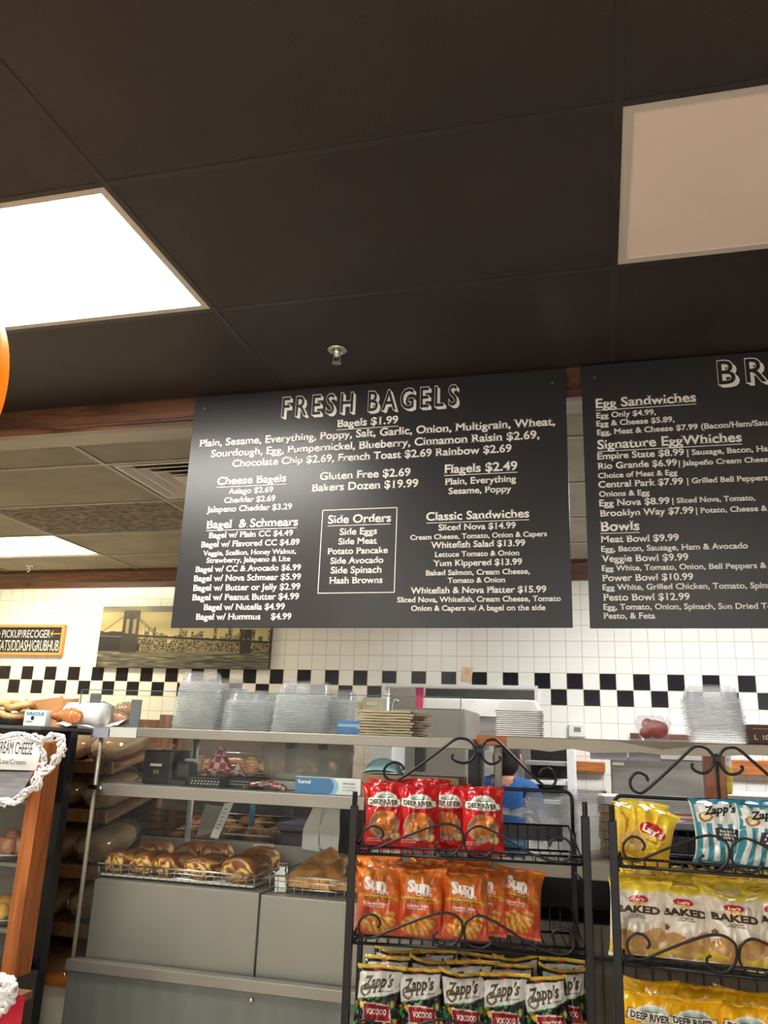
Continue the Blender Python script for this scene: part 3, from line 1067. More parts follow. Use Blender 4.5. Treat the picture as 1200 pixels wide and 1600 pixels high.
# ---------------------------------------------------------------- middle shelf goods
Y = 2.70
a, b = W(226, 1171, Y), W(284, 1228, Y)
sc = thing('label_scale', 'black boxy counter device on the middle shelf of the deli case', 'scale', ((a[0] + b[0]) / 2, Y + .05, MIDZ1))
part('body', MB().box(a[0], a[0] + (b[0] - a[0]) * .72, Y, Y + .13, MIDZ1 + .001, a[2], bev=.006), M['black_plastic'], sc)
part('arm', MB().box(a[0] + (b[0] - a[0]) * .735, b[0] + .012, Y + .02, Y + .10, MIDZ1 + .02, a[2] - .035, bev=.012), mat('dark_grey_plastic', (48, 44, 44), .4), sc)
part('foot', MB().box(a[0] + (b[0] - a[0]) * .735, b[0] + .015, Y - .005, Y + .10, MIDZ1 + .001, MIDZ1 + .018, bev=.004), M['black_plastic'], sc)
part('display', MB().box(a[0] + .03, a[0] + .075, Y - .002, Y - .0003, a[2] - .055, a[2] - .046), M['white'], sc)
part('badge', MB().box(a[0] + .045, a[0] + .055, Y - .002, Y - .0003, a[2] - .08, a[2] - .066).box(a[0] + .058, a[0] + .066, Y - .002, Y - .0003, a[2] - .08, a[2] - .066), mat('gold_badge', (150, 140, 80)), sc)
cb = MB()
x = a[0]
cb.tube(smoothpath([(x - .06, Y + .06, MIDZ1 + .006), (x - .03, Y + .04, MIDZ1 + .02), (x - .045, Y + .05, MIDZ1 + .045), (x - .02, Y + .05, MIDZ1 + .03), (x, Y + .05, MIDZ1 + .012)]), .003, 6)
part('cord', cb, M['black_plastic'], sc, True)
p = W(297, 1213, 2.78)
solo('paper_cup', MB().lathe([(.001, 0), (.024, 0), (.034, .085), (.036, .088), (.033, .088), (.023, .004), (.001, .004)], 24, (p[0], 2.80, MIDZ1 + .001)), M['paper'], 'white paper cup beside the black device on the middle shelf', 'cup', smooth=True)
M['gingham'] = checker('red_check_paper', (206, 70, 76), (244, 226, 220), 46)


def basket(px0, px1, Y, d, h, label):
    x0, x1 = wx(px0, 1215, Y), wx(px1, 1215, Y)
    t = thing('food_basket', label, 'basket', ((x0 + x1) / 2, Y + d / 2, MIDZ1))
    b = MB()
    loft(b, [((x1 - x0) * .86, d * .86, .03, .001), ((x1 - x0), d, .035, h)], False, True)
    b.v = [(p[0] + (x0 + x1) / 2, p[1] + Y + d / 2, p[2] + MIDZ1) for p in b.v]
    part('bowl', b, M['black_plastic'], t)
    rim = MB().tube([(p[0] + (x0 + x1) / 2, p[1] + Y + d / 2, MIDZ1 + h) for p in rrect(x1 - x0, d, .035)], .003, 6, closed=True)
    part('rim', rim, M['black_plastic'], t, True)
    sl = MB()
    nn = 9
    for r in range(2):
        for k in range(nn):
            xx = x0 + (x1 - x0) * (.2 + .6 * k / (nn - 1)) + r * .004
            zz = MIDZ1 + h * (.35 + .28 * r)
            yy = Y + d / 2 - d / 2 * (.86 + .14 * zz_ if False else .86 + .14 * (zz - MIDZ1) / h) - .0015
            sl.box(xx, xx + .006, yy, yy + .0012, zz, zz + .004)
    part('vent_slots', sl, mat('slot_light', (170, 166, 160)), t)
    return t


basket(284, 352, 2.66, .13, .030, 'black plastic food basket behind the glass, left one')
basket(345, 405, 2.70, .13, .034, 'black plastic food basket heaped with checked paper, right one')


def crumple(cx, cy, z0, w, d, h, seed, peak=None, n=16):
    rs = np.random.RandomState(seed)
    u = np.linspace(-1, 1, n)
    U, V = np.meshgrid(u, u)
    Z = np.zeros_like(U)
    for k in range(7):
        a, b, c = rs.uniform(-4, 4), rs.uniform(-4, 4), rs.uniform(0, 6)
        Z += np.abs(np.sin(a * U + b * V + c)) * .16
    if peak:
        Z = Z * .4 + 1.2 * np.exp(-((U - peak[0]) ** 2 * 5 + (V - peak[1]) ** 2 * 3))
    Z *= (1 - np.abs(U) ** 4 * .6)
    Z = (Z - Z.min()) / (Z.max() - Z.min())
    m = MB().grid(cx + U * w / 2 * (1 + .1 * rs.rand(n, n)), cy + V * d / 2, z0 + Z * h)
    return m


p = W(338, 1215, 2.80)
solo('checked_paper', crumple(p[0] + .01, 2.83, MIDZ1 + .036, .15, .10, .105, 3, (-.2, 0)), M['gingham'], 'red and white checked paper standing in a tall peak on the middle shelf', 'wrapping paper')
p = W(362, 1213, 2.74)
solo('checked_paper', crumple(p[0] + .005, 2.765, MIDZ1 + .036, .085, .08, .045, 5, (.1, 0)), M['gingham'], 'small cone of red checked paper in the right black basket', 'wrapping paper')
p = W(412, 1225, 2.68)
solo('checked_paper', crumple(p[0], 2.70, MIDZ1 + .002, .13, .07, .03, 8), M['gingham'], 'crumpled red checked paper lying left of the blue glove box', 'wrapping paper')
a, b = W(461, 1219, 2.635), W(563, 1247, 2.635)
gb = thing('glove_box', 'blue and white box of disposable gloves at the front of the middle shelf', 'box', ((a[0] + b[0]) / 2, 2.68, MIDZ1))
gx0, gx1, gz1 = a[0], b[0], MIDZ1 + .052
part('carton', MB().box(gx0, gx1, 2.635, 2.72, MIDZ1 + .001, gz1, bev=.002), M['white'], gb)
bp = MB()
xm = gx0 + (gx1 - gx0) * .50
arc = [(xm + .022 * math.cos(q), MIDZ1 + .0255 + .0255 * math.sin(q)) for q in np.linspace(-PI / 2, PI / 2, 12)]
bp.add([(gx0 + .001, 2.634, MIDZ1 + .001)] + [(u, 2.634, v) for u, v in arc] + [(gx0 + .001, 2.634, gz1 - .001)], [tuple(range(14))])
part('blue_print', bp, M['blue_card'], gb)
bp = MB()
arc2 = [(xm + .012 + .026 * math.cos(q), MIDZ1 + .0255 + .0255 * math.sin(q)) for q in np.linspace(-PI / 2, PI / 2, 12)]
bp.add([(u, 2.6343, v) for u, v in arc] + [(u, 2.6343, v) for u, v in arc2[::-1]], [tuple(range(24))])
part('pale_band', bp, mat('pale_blue', (150, 196, 228)), gb)
tx = MB()
flat_text(tx, 'Kernel', gx0 + .012, MIDZ1 + .032, 2.6335, cap=.011, bold=.02)
part('lettering', tx, M['whiteink'], gb)
tx = MB()
flat_text(tx, 'DISPOSABLE', xm + .052, MIDZ1 + .034, 2.6335, width=.042, bold=.02)
flat_text(tx, 'food handling gloves', xm + .052, MIDZ1 + .024, 2.6335, width=.046, bold=.01)
flat_text(tx, 'one size 500 pieces', xm + .052, MIDZ1 + .015, 2.6335, width=.046, bold=.01)
part('small_print', tx, mat('navy_print', (48, 58, 96)), gb)
# the clear tub rests on a low white riser behind the gloves
p0, p1 = W(400, 1218, 2.84), W(556, 1218, 2.84)
xc, rr = (p0[0] + p1[0]) / 2, (p1[0] - p0[0]) / 2
solo('riser', MB().box(xc - .12, xc + .13, 2.76, 2.94, MIDZ1 + .001, MIDZ1 + .030, bev=.003), M['white'], 'low white block under the clear ribbed tub', 'stand')
tub = thing('salad_tub', 'big clear ribbed plastic tub with a lid on the middle shelf', 'container', (xc, 2.85, MIDZ1 + .031))
pr = MB()
nn, rows = 96, [(.80, 0), (.81, .004), (.84, .03), (.90, .085), (.93, .1), (.97, .104)]
vv, ff = [], []
for ri, (q, z) in enumerate(rows):
    for k in range(nn):
        r = q * rr * (1 + (.010 if (k // 2) % 2 else -.010) * (1 if 0 < ri < 4 else 0))
        vv.append((xc + r * math.cos(2 * PI * k / nn), 2.85 + r * .5 * math.sin(2 * PI * k / nn), MIDZ1 + .032 + z))
for i in range(len(rows) - 1):
    for k in range(nn):
        l = (k + 1) % nn
        ff.append((i * nn + k, i * nn + l, (i + 1) * nn + l, (i + 1) * nn + k))
ff.append(tuple(range(nn - 1, -1, -1)))
part('tub', pr.add(vv, ff), M['clear_cloudy'], tub, True)
part('lid', MB().lathe([(rr * 1.0, .104), (rr * 1.02, .108), (rr * .99, .112), (rr * .94, .113), (rr * .9, .122), (rr * .6, .125), (.001, .125)], 64, (xc, 2.85, MIDZ1 + .0325), sy=.5), M['clear'], tub, True)
part('paper_liner', MB().lathe([(.001, 0), (rr * .7, 0), (rr * .72, .018), (rr * .6, .022), (.001, .024)], 40, (xc + .01, 2.85, MIDZ1 + .034), sy=.5), M['cream'], tub, True)
# blue face mask lying by the chip rack
p = W(590, 1220, 2.66)
M['mask'] = mat('blue_mask_cloth', (168, 212, 226), .8, bump=.1)
mk = thing('face_mask', 'pale blue disposable face mask lying above the red chip bags', 'mask', (p[0] + .01, 2.72, MIDZ1 + .07))
mm = MB()
u = np.linspace(-1, 1, 20); v = np.linspace(0, 1, 12)
U, V = np.meshgrid(u, v)
Z = np.sqrt(np.clip(1 - U ** 2, 0, 1)) * np.sin(PI * (.08 + .9 * V)) * .062 + .002 * np.sin(V * 22)
part('cloth', mm.grid(p[0] + .012 + U * .06, 2.645 + V * .09, MIDZ1 + .071 + Z * .8), M['mask'], mk, True)
part('ear_loop', MB().tube(smoothpath([(p[0] - .045, 2.66, MIDZ1 + .074), (p[0] - .075, 2.66, MIDZ1 + .085), (p[0] - .06, 2.68, MIDZ1 + .10), (p[0] - .04, 2.70, MIDZ1 + .08)]), .0016, 5), M['white'], mk, True)
a, b = W(566, 1214, 2.63), W(716, 1246, 2.63)
cbx = thing('card_box', 'open brown cardboard tray behind the red chip bags', 'box', ((a[0] + b[0]) / 2, 2.66, MIDZ1))
part('carton', MB().box(a[0], b[0], 2.63, 2.80, MIDZ1 + .001, MIDZ1 + .069), M['kraft_dark'], cbx)

# ---------------------------------------------------------------- trays of baked goods on the deck
def wire_tray(name, x0, x1, y0, y1, z, h, label, liner=True):
    t = thing(name, label, 'tray', ((x0 + x1) / 2, (y0 + y1) / 2, z))
    part('rim', MB().tube([(x0, y0, z + h), (x1, y0, z + h), (x1, y1, z + h), (x0, y1, z + h)], .003, 6, closed=True), M['chrome'], t, True)
    w = MB()
    for q in (.35, .7):
        w.tube([(x0 + .004, y0 + .004, z + h * q), (x1 - .004, y0 + .004, z + h * q), (x1 - .004, y1 - .004, z + h * q), (x0 + .004, y1 - .004, z + h * q)], .0014, 5, closed=True)
    nn = int((x1 - x0) / .028)
    for k in range(nn + 1):
        xx = x0 + .004 + (x1 - x0 - .008) * k / nn
        w.tube([(xx, y0 + .002, z + h), (xx, y0 + .004, z + .003), (xx, y1 - .004, z + .003), (xx, y1 - .002, z + h)], .0014, 5)
    part('wires', w, M['chrome'], t, True)
    if liner:
        part('pan', MB().box(x0 + .01, x1 - .01, y0 + .01, y1 - .01, z + .006, z + .012, bev=.002), mat('tray_paper', (214, 210, 200), .5, var=.05), t)
    return t


TY = CY + .075
tx0, tx1 = wx(150, 1372, TY), wx(397, 1400, TY)
wire_tray('bakery_tray', tx0, tx1, TY, TY + .30, DZ + .001, .045, 'chrome wire tray of swirled babka loaves in the deli case')
M['babka'] = artmat('swirled_babka', .4, coat=.15, bump=.35, bscale=60)


def babka(seed, w, d, h):
    rs = np.random.RandomState(seed)
    nu, nv = 40, 64
    u = np.linspace(0, PI, nu)            # along the length
    v = np.linspace(0, 2 * PI, nv)
    U, V = np.meshgrid(u, v, indexing='ij')
    def se(t, e): return np.sign(t) * np.abs(t) ** e
    X = w / 2 * se(np.sin(U), .35) * se(np.cos(V), .85)
    Z = h / 2 * se(np.sin(U), .35) * se(np.sin(V), .8)
    Yv = -d / 2 * se(np.cos(U), .5)
    lump = .003 * np.sin(9 * Yv / d * 2 + 3 * V + seed) + .003 * np.sin(17 * Yv / d + 2 * V)
    Z = Z + lump + h / 2
    # swirl print of the dough: bands wind round the cut end and run over the top
    R = np.hypot(X / (w / 2), (Z - h / 2) / (h / 2))
    A = np.arctan2(Z - h / 2, X)
    n = np.sin(5 * X / w + seed) + np.sin(7 * Z / h + 2 * seed) + .7 * np.sin(23 * X / w + 11 * Z / h + seed)
    s = np.sin(13 * R + 1.0 * A + 1.5 * n + 9 * Yv / d + 2.2 * (vnoise(X * 30 + seed, Z * 40 + Yv * 12, 1.0, seed) - .5) * 4)
    top = np.clip((Z / h - .72) / .2, 0, 1)
    f = np.clip((s + .1) * 1.8, 0, 1) * (1 - .75 * top)
    dark = np.array([128, 68, 30]); gold = np.array([246, 196, 108])
    c = dark + (gold - dark) * f[..., None]
    m = MB().grid(X, Yv, Z)
    me = mesh_of('babka', m, M['babka'], True)
    set_art(me, c.reshape(-1, 3))
    return me


spots = [(182, 1352, .098), (219, 1354, .092), (257, 1358, .098), (310, 1356, .118), (372, 1368, .135)]
names = ['at the left end of the row', 'second from the left', 'in the middle of the row', 'second from the right', 'biggest, at the right end']
for i, (px, py, w) in enumerate(spots):
    x = wx(px, 1375, TY + .03)
    o = bpy.data.objects.new('babka_loaf', babka(i, w, .16, .070 if i < 4 else .08))
    COL.objects.link(o)
    o.location = (x, TY + .095, DZ + .0135)
    o.rotation_euler = (0, 0, random.uniform(-.1, .1) - .15)
    setp(o, 'swirled chocolate babka loaf in the front row, ' + names[i], 'loaf', 'babka loaves on the tray')
for i, (px, w) in enumerate(((232, .11), (292, .10), (330, .10), (398, .13))):
    x = wx(px, 1350, TY + .2)
    o = bpy.data.objects.new('babka_loaf', babka(i + 9, w, .13, .088))
    COL.objects.link(o)
    o.location = (x, TY + .235, DZ + .0135)
    setp(o, 'dark babka loaf behind the front row, ' + ['first', 'second', 'third', 'fourth'][i] + ' from left', 'loaf', 'babka loaves on the tray')
ux0, ux1 = wx(418, 1400, TY), wx(566, 1410, TY)
wire_tray('bakery_basket', ux0, ux1, TY, TY + .30, DZ - .003, .055, 'chrome wire basket of golden turnovers in the deli case', False)
M['turnover'] = mat('golden_pastry', (212, 150, 74), .4, col2=(172, 104, 42), vscale=22, bump=.4, bscale=70, coat=.15)


def turnover(seed):
    rs = np.random.RandomState(seed)
    n = 18
    u = np.linspace(0, 1, n)
    A, B = np.meshgrid(u, u)
    s, t = A * (1 - B), B
    X = (s - .5 * (1 - t)) * .115
    Yv = (t - .3) * .10
    e = np.minimum(np.minimum(s, 1 - s - t), t) * 3
    Z = .026 * np.clip(e, 0, 1) ** .45 + .002 * np.sin(40 * X + seed) * np.clip(e, 0, 1)
    m = MB().grid(X, Yv, Z + .006)
    m.grid(X[:, ::-1], Yv, -.3 * Z[:, ::-1] + .006)
    return m


for i in range(11):
    rs = np.random.RandomState(40 + i)
    fx, fy, lv = [(.2, .06, 0), (.45, .05, 0), (.72, .06, 0), (.3, .13, 0), (.6, .14, 0), (.85, .14, 0), (.3, .09, 1), (.55, .10, 1), (.5, .19, 1), (.74, .2, 1), (.42, .17, 2)][i]
    m = turnover(i)
    tilt = .18 + .22 * (lv > 0)
    m.xf(Matrix.Translation((ux0 + (ux1 - ux0) * fx, TY + .03 + fy, DZ + .014 + .032 * lv)) @ Matrix.Rotation(rs.uniform(-.5, .5), 4, 'Z') @ Matrix.Rotation(tilt, 4, 'X') @ Matrix.Scale(1.25, 4))
    solo('turnover', m, M['turnover'], 'golden triangular turnover on top of the heap in the wire basket' if lv == 2 else 'golden triangular turnover in the wire basket', 'pastry', 'turnovers in the basket', True)
# liner paper corner, tent sign, handle, tag, hanging sheet
p = W(432, 1382, TY + .02)
solo('paper_liner', MB().add([(p[0] - .005, TY + .02, DZ), (p[0] + .03, TY + .03, DZ), (p[0] + .012, TY + .05, DZ + .075), (p[0] - .012, TY + .03, DZ + .055)], [(0, 1, 2, 3)]), M['paper'], 'corner of white liner paper at the left of the turnover basket', 'paper')
ty = TY + .27
ts = thing('price_sign', 'folded paper price sign with a white front leaf above the babka tray', 'sign', (wx(335, 1310, ty), ty, DZ + .12))
q = [W(x, y, ty) for x, y in ((321, 1256), (357, 1262), (339, 1298), (306, 1308))]
m = MB().add([tuple(v) for v in q] + [(v[0], v[1] + .003, v[2]) for v in q], [(0, 1, 2, 3), (7, 6, 5, 4), (0, 4, 5, 1), (2, 6, 7, 3), (1, 5, 6, 2), (0, 3, 7, 4)])
part('rear_leaf', m, mat('grey_leaf', (150, 146, 140), .6), ts)
q = [W(351, 1255, ty - .05), W(365, 1254, ty - .05), W(340, 1311, ty - .03), W(328, 1308, ty - .03)]
m = MB().add([tuple(v) for v in q] + [(v[0], v[1] + .002, v[2]) for v in q], [(0, 1, 2, 3), (7, 6, 5, 4), (0, 4, 5, 1), (2, 6, 7, 3), (1, 5, 6, 2), (0, 3, 7, 4)])
part('front_leaf', m, M['paper'], ts)
lt = MB()
for k in range(6):
    f0 = .18 + k * .11
    a0 = q[0] * (1 - f0) + q[3] * f0
    b0 = q[1] * (1 - f0) + q[2] * f0
    c0, d0 = a0 * .75 + b0 * .25, a0 * .35 + b0 * .65
    lt.add([(c0[0], c0[1] - .0008, c0[2] + .001), (d0[0], d0[1] - .0008, d0[2] + .001), (d0[0], d0[1] - .0008, d0[2] - .001), (c0[0], c0[1] - .0008, c0[2] - .001)], [(0, 1, 2, 3)])
part('writing', lt, M['ink'], ts)
ty = CY + .44
a, b = W(314, 1316, ty), W(356, 1316, ty)
zb_ = wz(335, 1340, ty)
solo('tray_handle', MB().tube(smoothpath([(a[0] + .005, ty, zb_), (a[0], ty - .01, a[2] - .012), (a[0] + .012, ty - .014, a[2]), (b[0] - .012, ty - .014, a[2]), (b[0], ty - .01, a[2] - .012), (b[0] - .005, ty, zb_)], 5), .006, 10), M['chrome'], 'bright chrome handle standing behind the babka loaves', 'handle', smooth=True)
ty = CY + .446
q = [W(396, 1318, ty), W(428, 1319, ty), W(421, 1345, ty), W(391, 1341, ty)]
pt = solo('price_tag', MB().add([tuple(v) for v in q] + [(v[0], v[1] + .002, v[2]) for v in q], [(0, 1, 2, 3), (7, 6, 5, 4), (0, 4, 5, 1), (2, 6, 7, 3), (1, 5, 6, 2), (0, 3, 7, 4)]), M['paper'], 'small white paper tag on the steel guard behind the loaves', 'tag')
ty = CY + .30
hs_ = MB()
for x0, x1, xt0, xt1, dy in ((471, 500, 489, 506, 0), (497, 528, 500, 531, .006)):
    U, V = np.meshgrid(np.linspace(0, 1, 6), np.linspace(0, 1, 12))
    tl, tr, bl, br = W(xt0, 1262, ty), W(xt1, 1263, ty), W(x0, 1326, ty), W(x1, 1331, ty)
    P = [(tl[i] * (1 - U) + tr[i] * U) * (1 - V) + (bl[i] * (1 - U) + br[i] * U) * V for i in range(3)]
    hs_.grid(P[0] - (0.012 * np.sin(PI * V) if dy == 0 else 0), P[1] + dy + .004 * np.sin(V * 9 + U * 3), np.minimum(P[2], MIDZ0 - .001))
solo('paper_sheet', hs_, M['paper'], 'long white sheet hanging from the middle shelf above the turnovers', 'paper', smooth=True)

# ------------------------------------------------------------------ chip bags
M['bagskin'] = artmat('glossy_bag_film', .28, coat=.4, bump=.25, bscale=38)
M['goldink'] = mat('olive_gold_print', (84, 74, 46), .45)
BAG_MATS = [M['bagskin'], M['whiteink'], M['brownink'], M['ink'], M['goldink']]


def paint(C, mask, col):
    C[mask] = col


def inpoly(U, V, P):
    r = np.zeros(U.shape, bool)
    n = len(P)
    for i in range(n):
        (x1, y1), (x2, y2) = P[i], P[(i + 1) % n]
        if y1 == y2: continue
        c = ((V >= min(y1, y2)) & (V < max(y1, y2)))
        xs = x1 + (V - y1) * (x2 - x1) / (y2 - y1)
        r ^= c & (U < xs)
    return r


def ell_(U, V, cu, cv, ru, rv, rot=0.0):
    a, b = U - cu, (V - cv) * 3.2
    c, s = math.cos(rot), math.sin(rot)
    x, y = a * c + b * s, -a * s + b * c
    return (x / ru) ** 2 + (y / (rv * 3.2)) ** 2 < 1


def mixc(a, b, t):
    return np.array(a, float) + (np.array(b, float) - np.array(a, float)) * t[..., None]


def art_river(bg, dark, dish, chipc):
    def f(U, V, sd):
        C = mixc(dark, bg, np.clip(.35 + .9 * vnoise(U, V * 2, 1.3, 5), 0, 1))
        paint(C, V > .965, np.array(bg) * .8)
        # dome above the name plate
        d = ell_(U, V, .05, .735, .52, .095) & (V > .70)
        paint(C, ell_(U, V, .05, .735, .60, .112) & (V > .70), (240, 238, 228))
        C[d] = mixc((90, 130, 128), (206, 220, 206), np.clip((V - .70) / .12 + .4 * vnoise(U, V, 9, 3) - .2, 0, 1))[d]
        P = [(-.80, .765), (.82, .745), (.90, .665), (.50, .62), (-.30, .625), (-.86, .655)]
        paint(C, inpoly(U, V, [(a * 1.05, b + (.008 if b > .7 else -.008)) for a, b in P]), (70, 40, 34))
        paint(C, inpoly(U, V, P), (238, 232, 216))
        # dish of chips
        paint(C, ell_(U, V, -.02, .36, .74, .20), dish)
        paint(C, ell_(U, V, -.02, .375, .66, .175), np.array(dish) * .82)
        for i, (a, b, q, w) in enumerate([(-.25, .46, .3, .07), (.22, .47, .3, .075), (-.05, .40, .33, .07), (.30, .36, .28, .07), (-.34, .34, .28, .07), (.02, .29, .34, .06), (.05, .51, .24, .04)]):
            k = ell_(U, V, a, b, q, w, .5 * math.sin(i * 2))
            C[k] = mixc(np.array(chipc) * .72, np.minimum(255, np.array(chipc) * 1.08), vnoise(U, V * 2, 5, i))[k]
        paint(C, ell_(U, V, .55, .2, .2, .05, .4), (206, 190, 120))
        return C
    return f


def art_sun(U, V, sd):
    t = np.clip(V * 1.25 - .25 + .35 * (vnoise(U, V * 2, 1.6, 4) - .5), 0, 1)
    C = mixc((204, 66, 34), (232, 142, 48), t)
    C = mixc((150, 54, 24), (0, 0, 0), U * 0) * .0 + C * (.82 + .3 * vnoise(U + .4 * V, V * 2, 2.6, 15))[..., None]  # uneven shading painted into the orange print, darker patches as shadows
    C = np.where((vnoise(U, V * 2, 2.4, 9) > .68)[..., None], mixc((214, 92, 60), (240, 170, 70), t), C)
    b = (np.abs(V - .545 + .03 * U) < .026)
    paint(C, b & (np.abs(U) < .92), (226, 178, 60))
    paint(C, (np.abs(V - .43 + .02 * U) < .03) & (np.abs(U + .05) < .55), (214, 122, 96))
    for i, (a, b_, ru, rv, rot) in enumerate([(-.3, .24, .5, .085, .5), (.25, .2, .5, .08, .2), (-.1, .12, .6, .06, -.2), (.5, .3, .3, .06, .9)]):
        k = ell_(U, V, a, b_, ru, rv, rot)
        r = np.sin((U * math.cos(rot + .6) + V * 3 * math.sin(rot + .6)) * 26)
        C[k] = mixc((196, 118, 48), (240, 186, 88), .5 + .5 * r)[k]
    paint(C, V > .97, (196, 100, 40))
    return C


def art_blackbag(U, V, sd):
    C = np.zeros(U.shape + (3,)) + np.array((24, 24, 26))
    rs = np.random.RandomState(3)
    pal = [(40, 150, 60), (200, 40, 40), (40, 90, 190), (220, 180, 40), (220, 190, 60), (60, 160, 80)]
    for i in range(110):
        a, b = rs.uniform(-1, 1), rs.uniform(0, 1)
        r = rs.uniform(.05, .11)
        k = ell_(U, V, a, b, r, r * .27, rs.uniform(0, 3))
        paint(C, k, pal[rs.randint(6)])
    P = [(-.90, .89), (.90, .92), (.94, .66), (.2, .575), (-.92, .54)]
    paint(C, inpoly(U, V, P), (226, 224, 218))
    k = ell_(U, V, -.56, .65, .26, .088) & ~ell_(U, V, -.56, .65, .15, .05)
    paint(C, k, (110, 96, 66))
    Q = [(-.56, .48), (.62, .46), (.66, .27), (-.52, .28)]
    paint(C, inpoly(U, V, [(a * 1.07, b + (.016 if b > .4 else -.014)) for a, b in Q]), (228, 224, 210))
    paint(C, inpoly(U, V, Q), (160, 22, 34))
    k = ell_(U, V, .75, .5, .16, .1)
    paint(C, k, (46, 46, 40)); paint(C, ell_(U, V, .75, .49, .09, .05), (150, 160, 70))
    paint(C, V > .945, (228, 186, 66))
    return C


def art_stripe(U, V, sd):
    st = np.sin((U + .1) * 15) > 0
    C = np.where(st[..., None], np.array((52, 138, 154.)), np.array((226, 230, 224.)))
    P = [(-.86, .90), (.85, .93), (.9, .70), (.3, .60), (-.84, .62)]
    paint(C, inpoly(U, V, P), (228, 226, 216))
    paint(C, ell_(U, V, -.5, .70, .28, .075, .3), (150, 104, 50))
    paint(C, ell_(U, V, -.5, .71, .19, .05, .3), (232, 214, 160))
    paint(C, inpoly(U, V, [(-.2, .55), (.7, .55), (.7, .36), (-.2, .36)]), (36, 38, 40))
    paint(C, V > .95, (36, 130, 156))
    paint(C, V < .05, (36, 120, 140))
    return C


def art_yellow(U, V, sd):
    C = mixc((226, 176, 28), (246, 214, 62), np.clip(V + .5 * (vnoise(U, V * 2, 1.4, 2) - .5), 0, 1))
    paint(C, ell_(U, V, -.5, .3, .46, .19), (212, 166, 92))
    paint(C, ell_(U, V, -.5, .31, .38, .155), (226, 186, 112))
    paint(C, ell_(U, V, .1, .56, .66, .155, -.12), (240, 208, 90))
    paint(C, ell_(U, V, .1, .56, .6, .135, -.12), (196, 32, 36))
    paint(C, ell_(U, V, .1, .475, .42, .05, -.12) & (V < .485), (238, 186, 50))
    return C


def art_baked(U, V, sd):
    C = mixc((226, 214, 196), (240, 232, 218), vnoise(U, V * 2, 2, 1))
    e = .80 + .05 * U ** 2 + .05 * (vnoise(U, V, 2, 6) - .5)
    g = np.clip((V - e) / .06, 0, 1)
    C = C + (np.array((232, 202, 62.)) - C) * g[..., None]
    paint(C, V > .97, (222, 176, 52))
    paint(C, ell_(U, V, .0, .725, .34, .058), (196, 40, 46))
    paint(C, ell_(U, V, .0, .685, .24, .03) & (V < .69), (232, 176, 66))
    for i, (a, b, q, w) in enumerate([(-.45, .22, .42, .12), (.25, .2, .4, .12), (.62, .3, .36, .09), (-.1, .1, .45, .08)]):
        k = ell_(U, V, a, b, q, w, .3 * (i - 1))
        C[k] = mixc((188, 140, 84), (216, 172, 112), vnoise(U, V * 2, 5, i))[k]
    paint(C, (V < .12 + .1 * np.abs(U) ** 3) & (vnoise(U, V, 3, 8) > .35), (226, 196, 72))
    k = ell_(U, V, -.72, .40, .12, .035, .4)
    paint(C, k, (120, 70, 50))
    return C


river_texts = [('DEEP RIVER', -.72, .668, 1.44, None, 3, .03, True, 0, -.012), ('S N A C K S', -.30, .636, .75, .018, 3, .01, False, 0, -.012),
               ('SWEET BARBECUE CHIPS', -.80, .15, .9, .016, 1, .01, False, 0, 0), ('KETTLE COOKED', -.80, .12, .7, .016, 1, .01, False, 0, 0)]
sun_texts = [('Sun', -.62, .66, 1.0, .16, 1, .062, False, .08, -.03), ('CHIPS', -.22, .595, .72, .046, 1, .03, False, 0, -.03),
             ('100% WHOLE GRAIN', -.72, .533, 1.4, .026, 2, .02, False, 0, -.02), ('Garden Salsa', -.55, .445, .95, .034, 1, .02, False, 0, -.02), ('flavored multigrain', -.5, .412, .8, .02, 1, .01, False, 0, -.02)]
zapp_texts = [('Zapp\u2019s', -.72, .655, 1.38, .165, 4, .035, True, .25, .04), ('NEW ORLEANS', .1, .625, .6, .02, 3, .01, False, 0, .04), ('VOODOO', -.38, .345, .88, .07, 1, .02, True, 0, 0)]
stripe_texts = [('Zapp\u2019s', -.55, .73, 1.25, .12, 3, .035, True, .25, .06), ('SEA SALT', -.05, .485, .6, .032, 1, .01, True, 0, 0), ('& VINEGAR', -.08, .435, .66, .032, 1, .01, True, 0, 0), ('CHIPS', .05, .39, .4, .03, 1, .01, True, 0, 0)]
yellow_texts = [('Lay\u2019s', -.36, .525, .92, .115, 1, .04, True, .15, -.05), ('CLASSIC', -.1, .385, .5, .03, 3, .02, False, .1, -.04)]
baked_texts = [('Lay\u2019s', -.2, .708, .4, .034, 1, .03, True, .15, 0), ('BAKED', -.78, .555, 1.56, .085, 2, .05, False, 0, 0), ('original', -.22, .515, .46, .022, 3, .01, False, 0, 0), ('potato crisps', -.3, .487, .6, .022, 3, .01, False, 0, 0)]


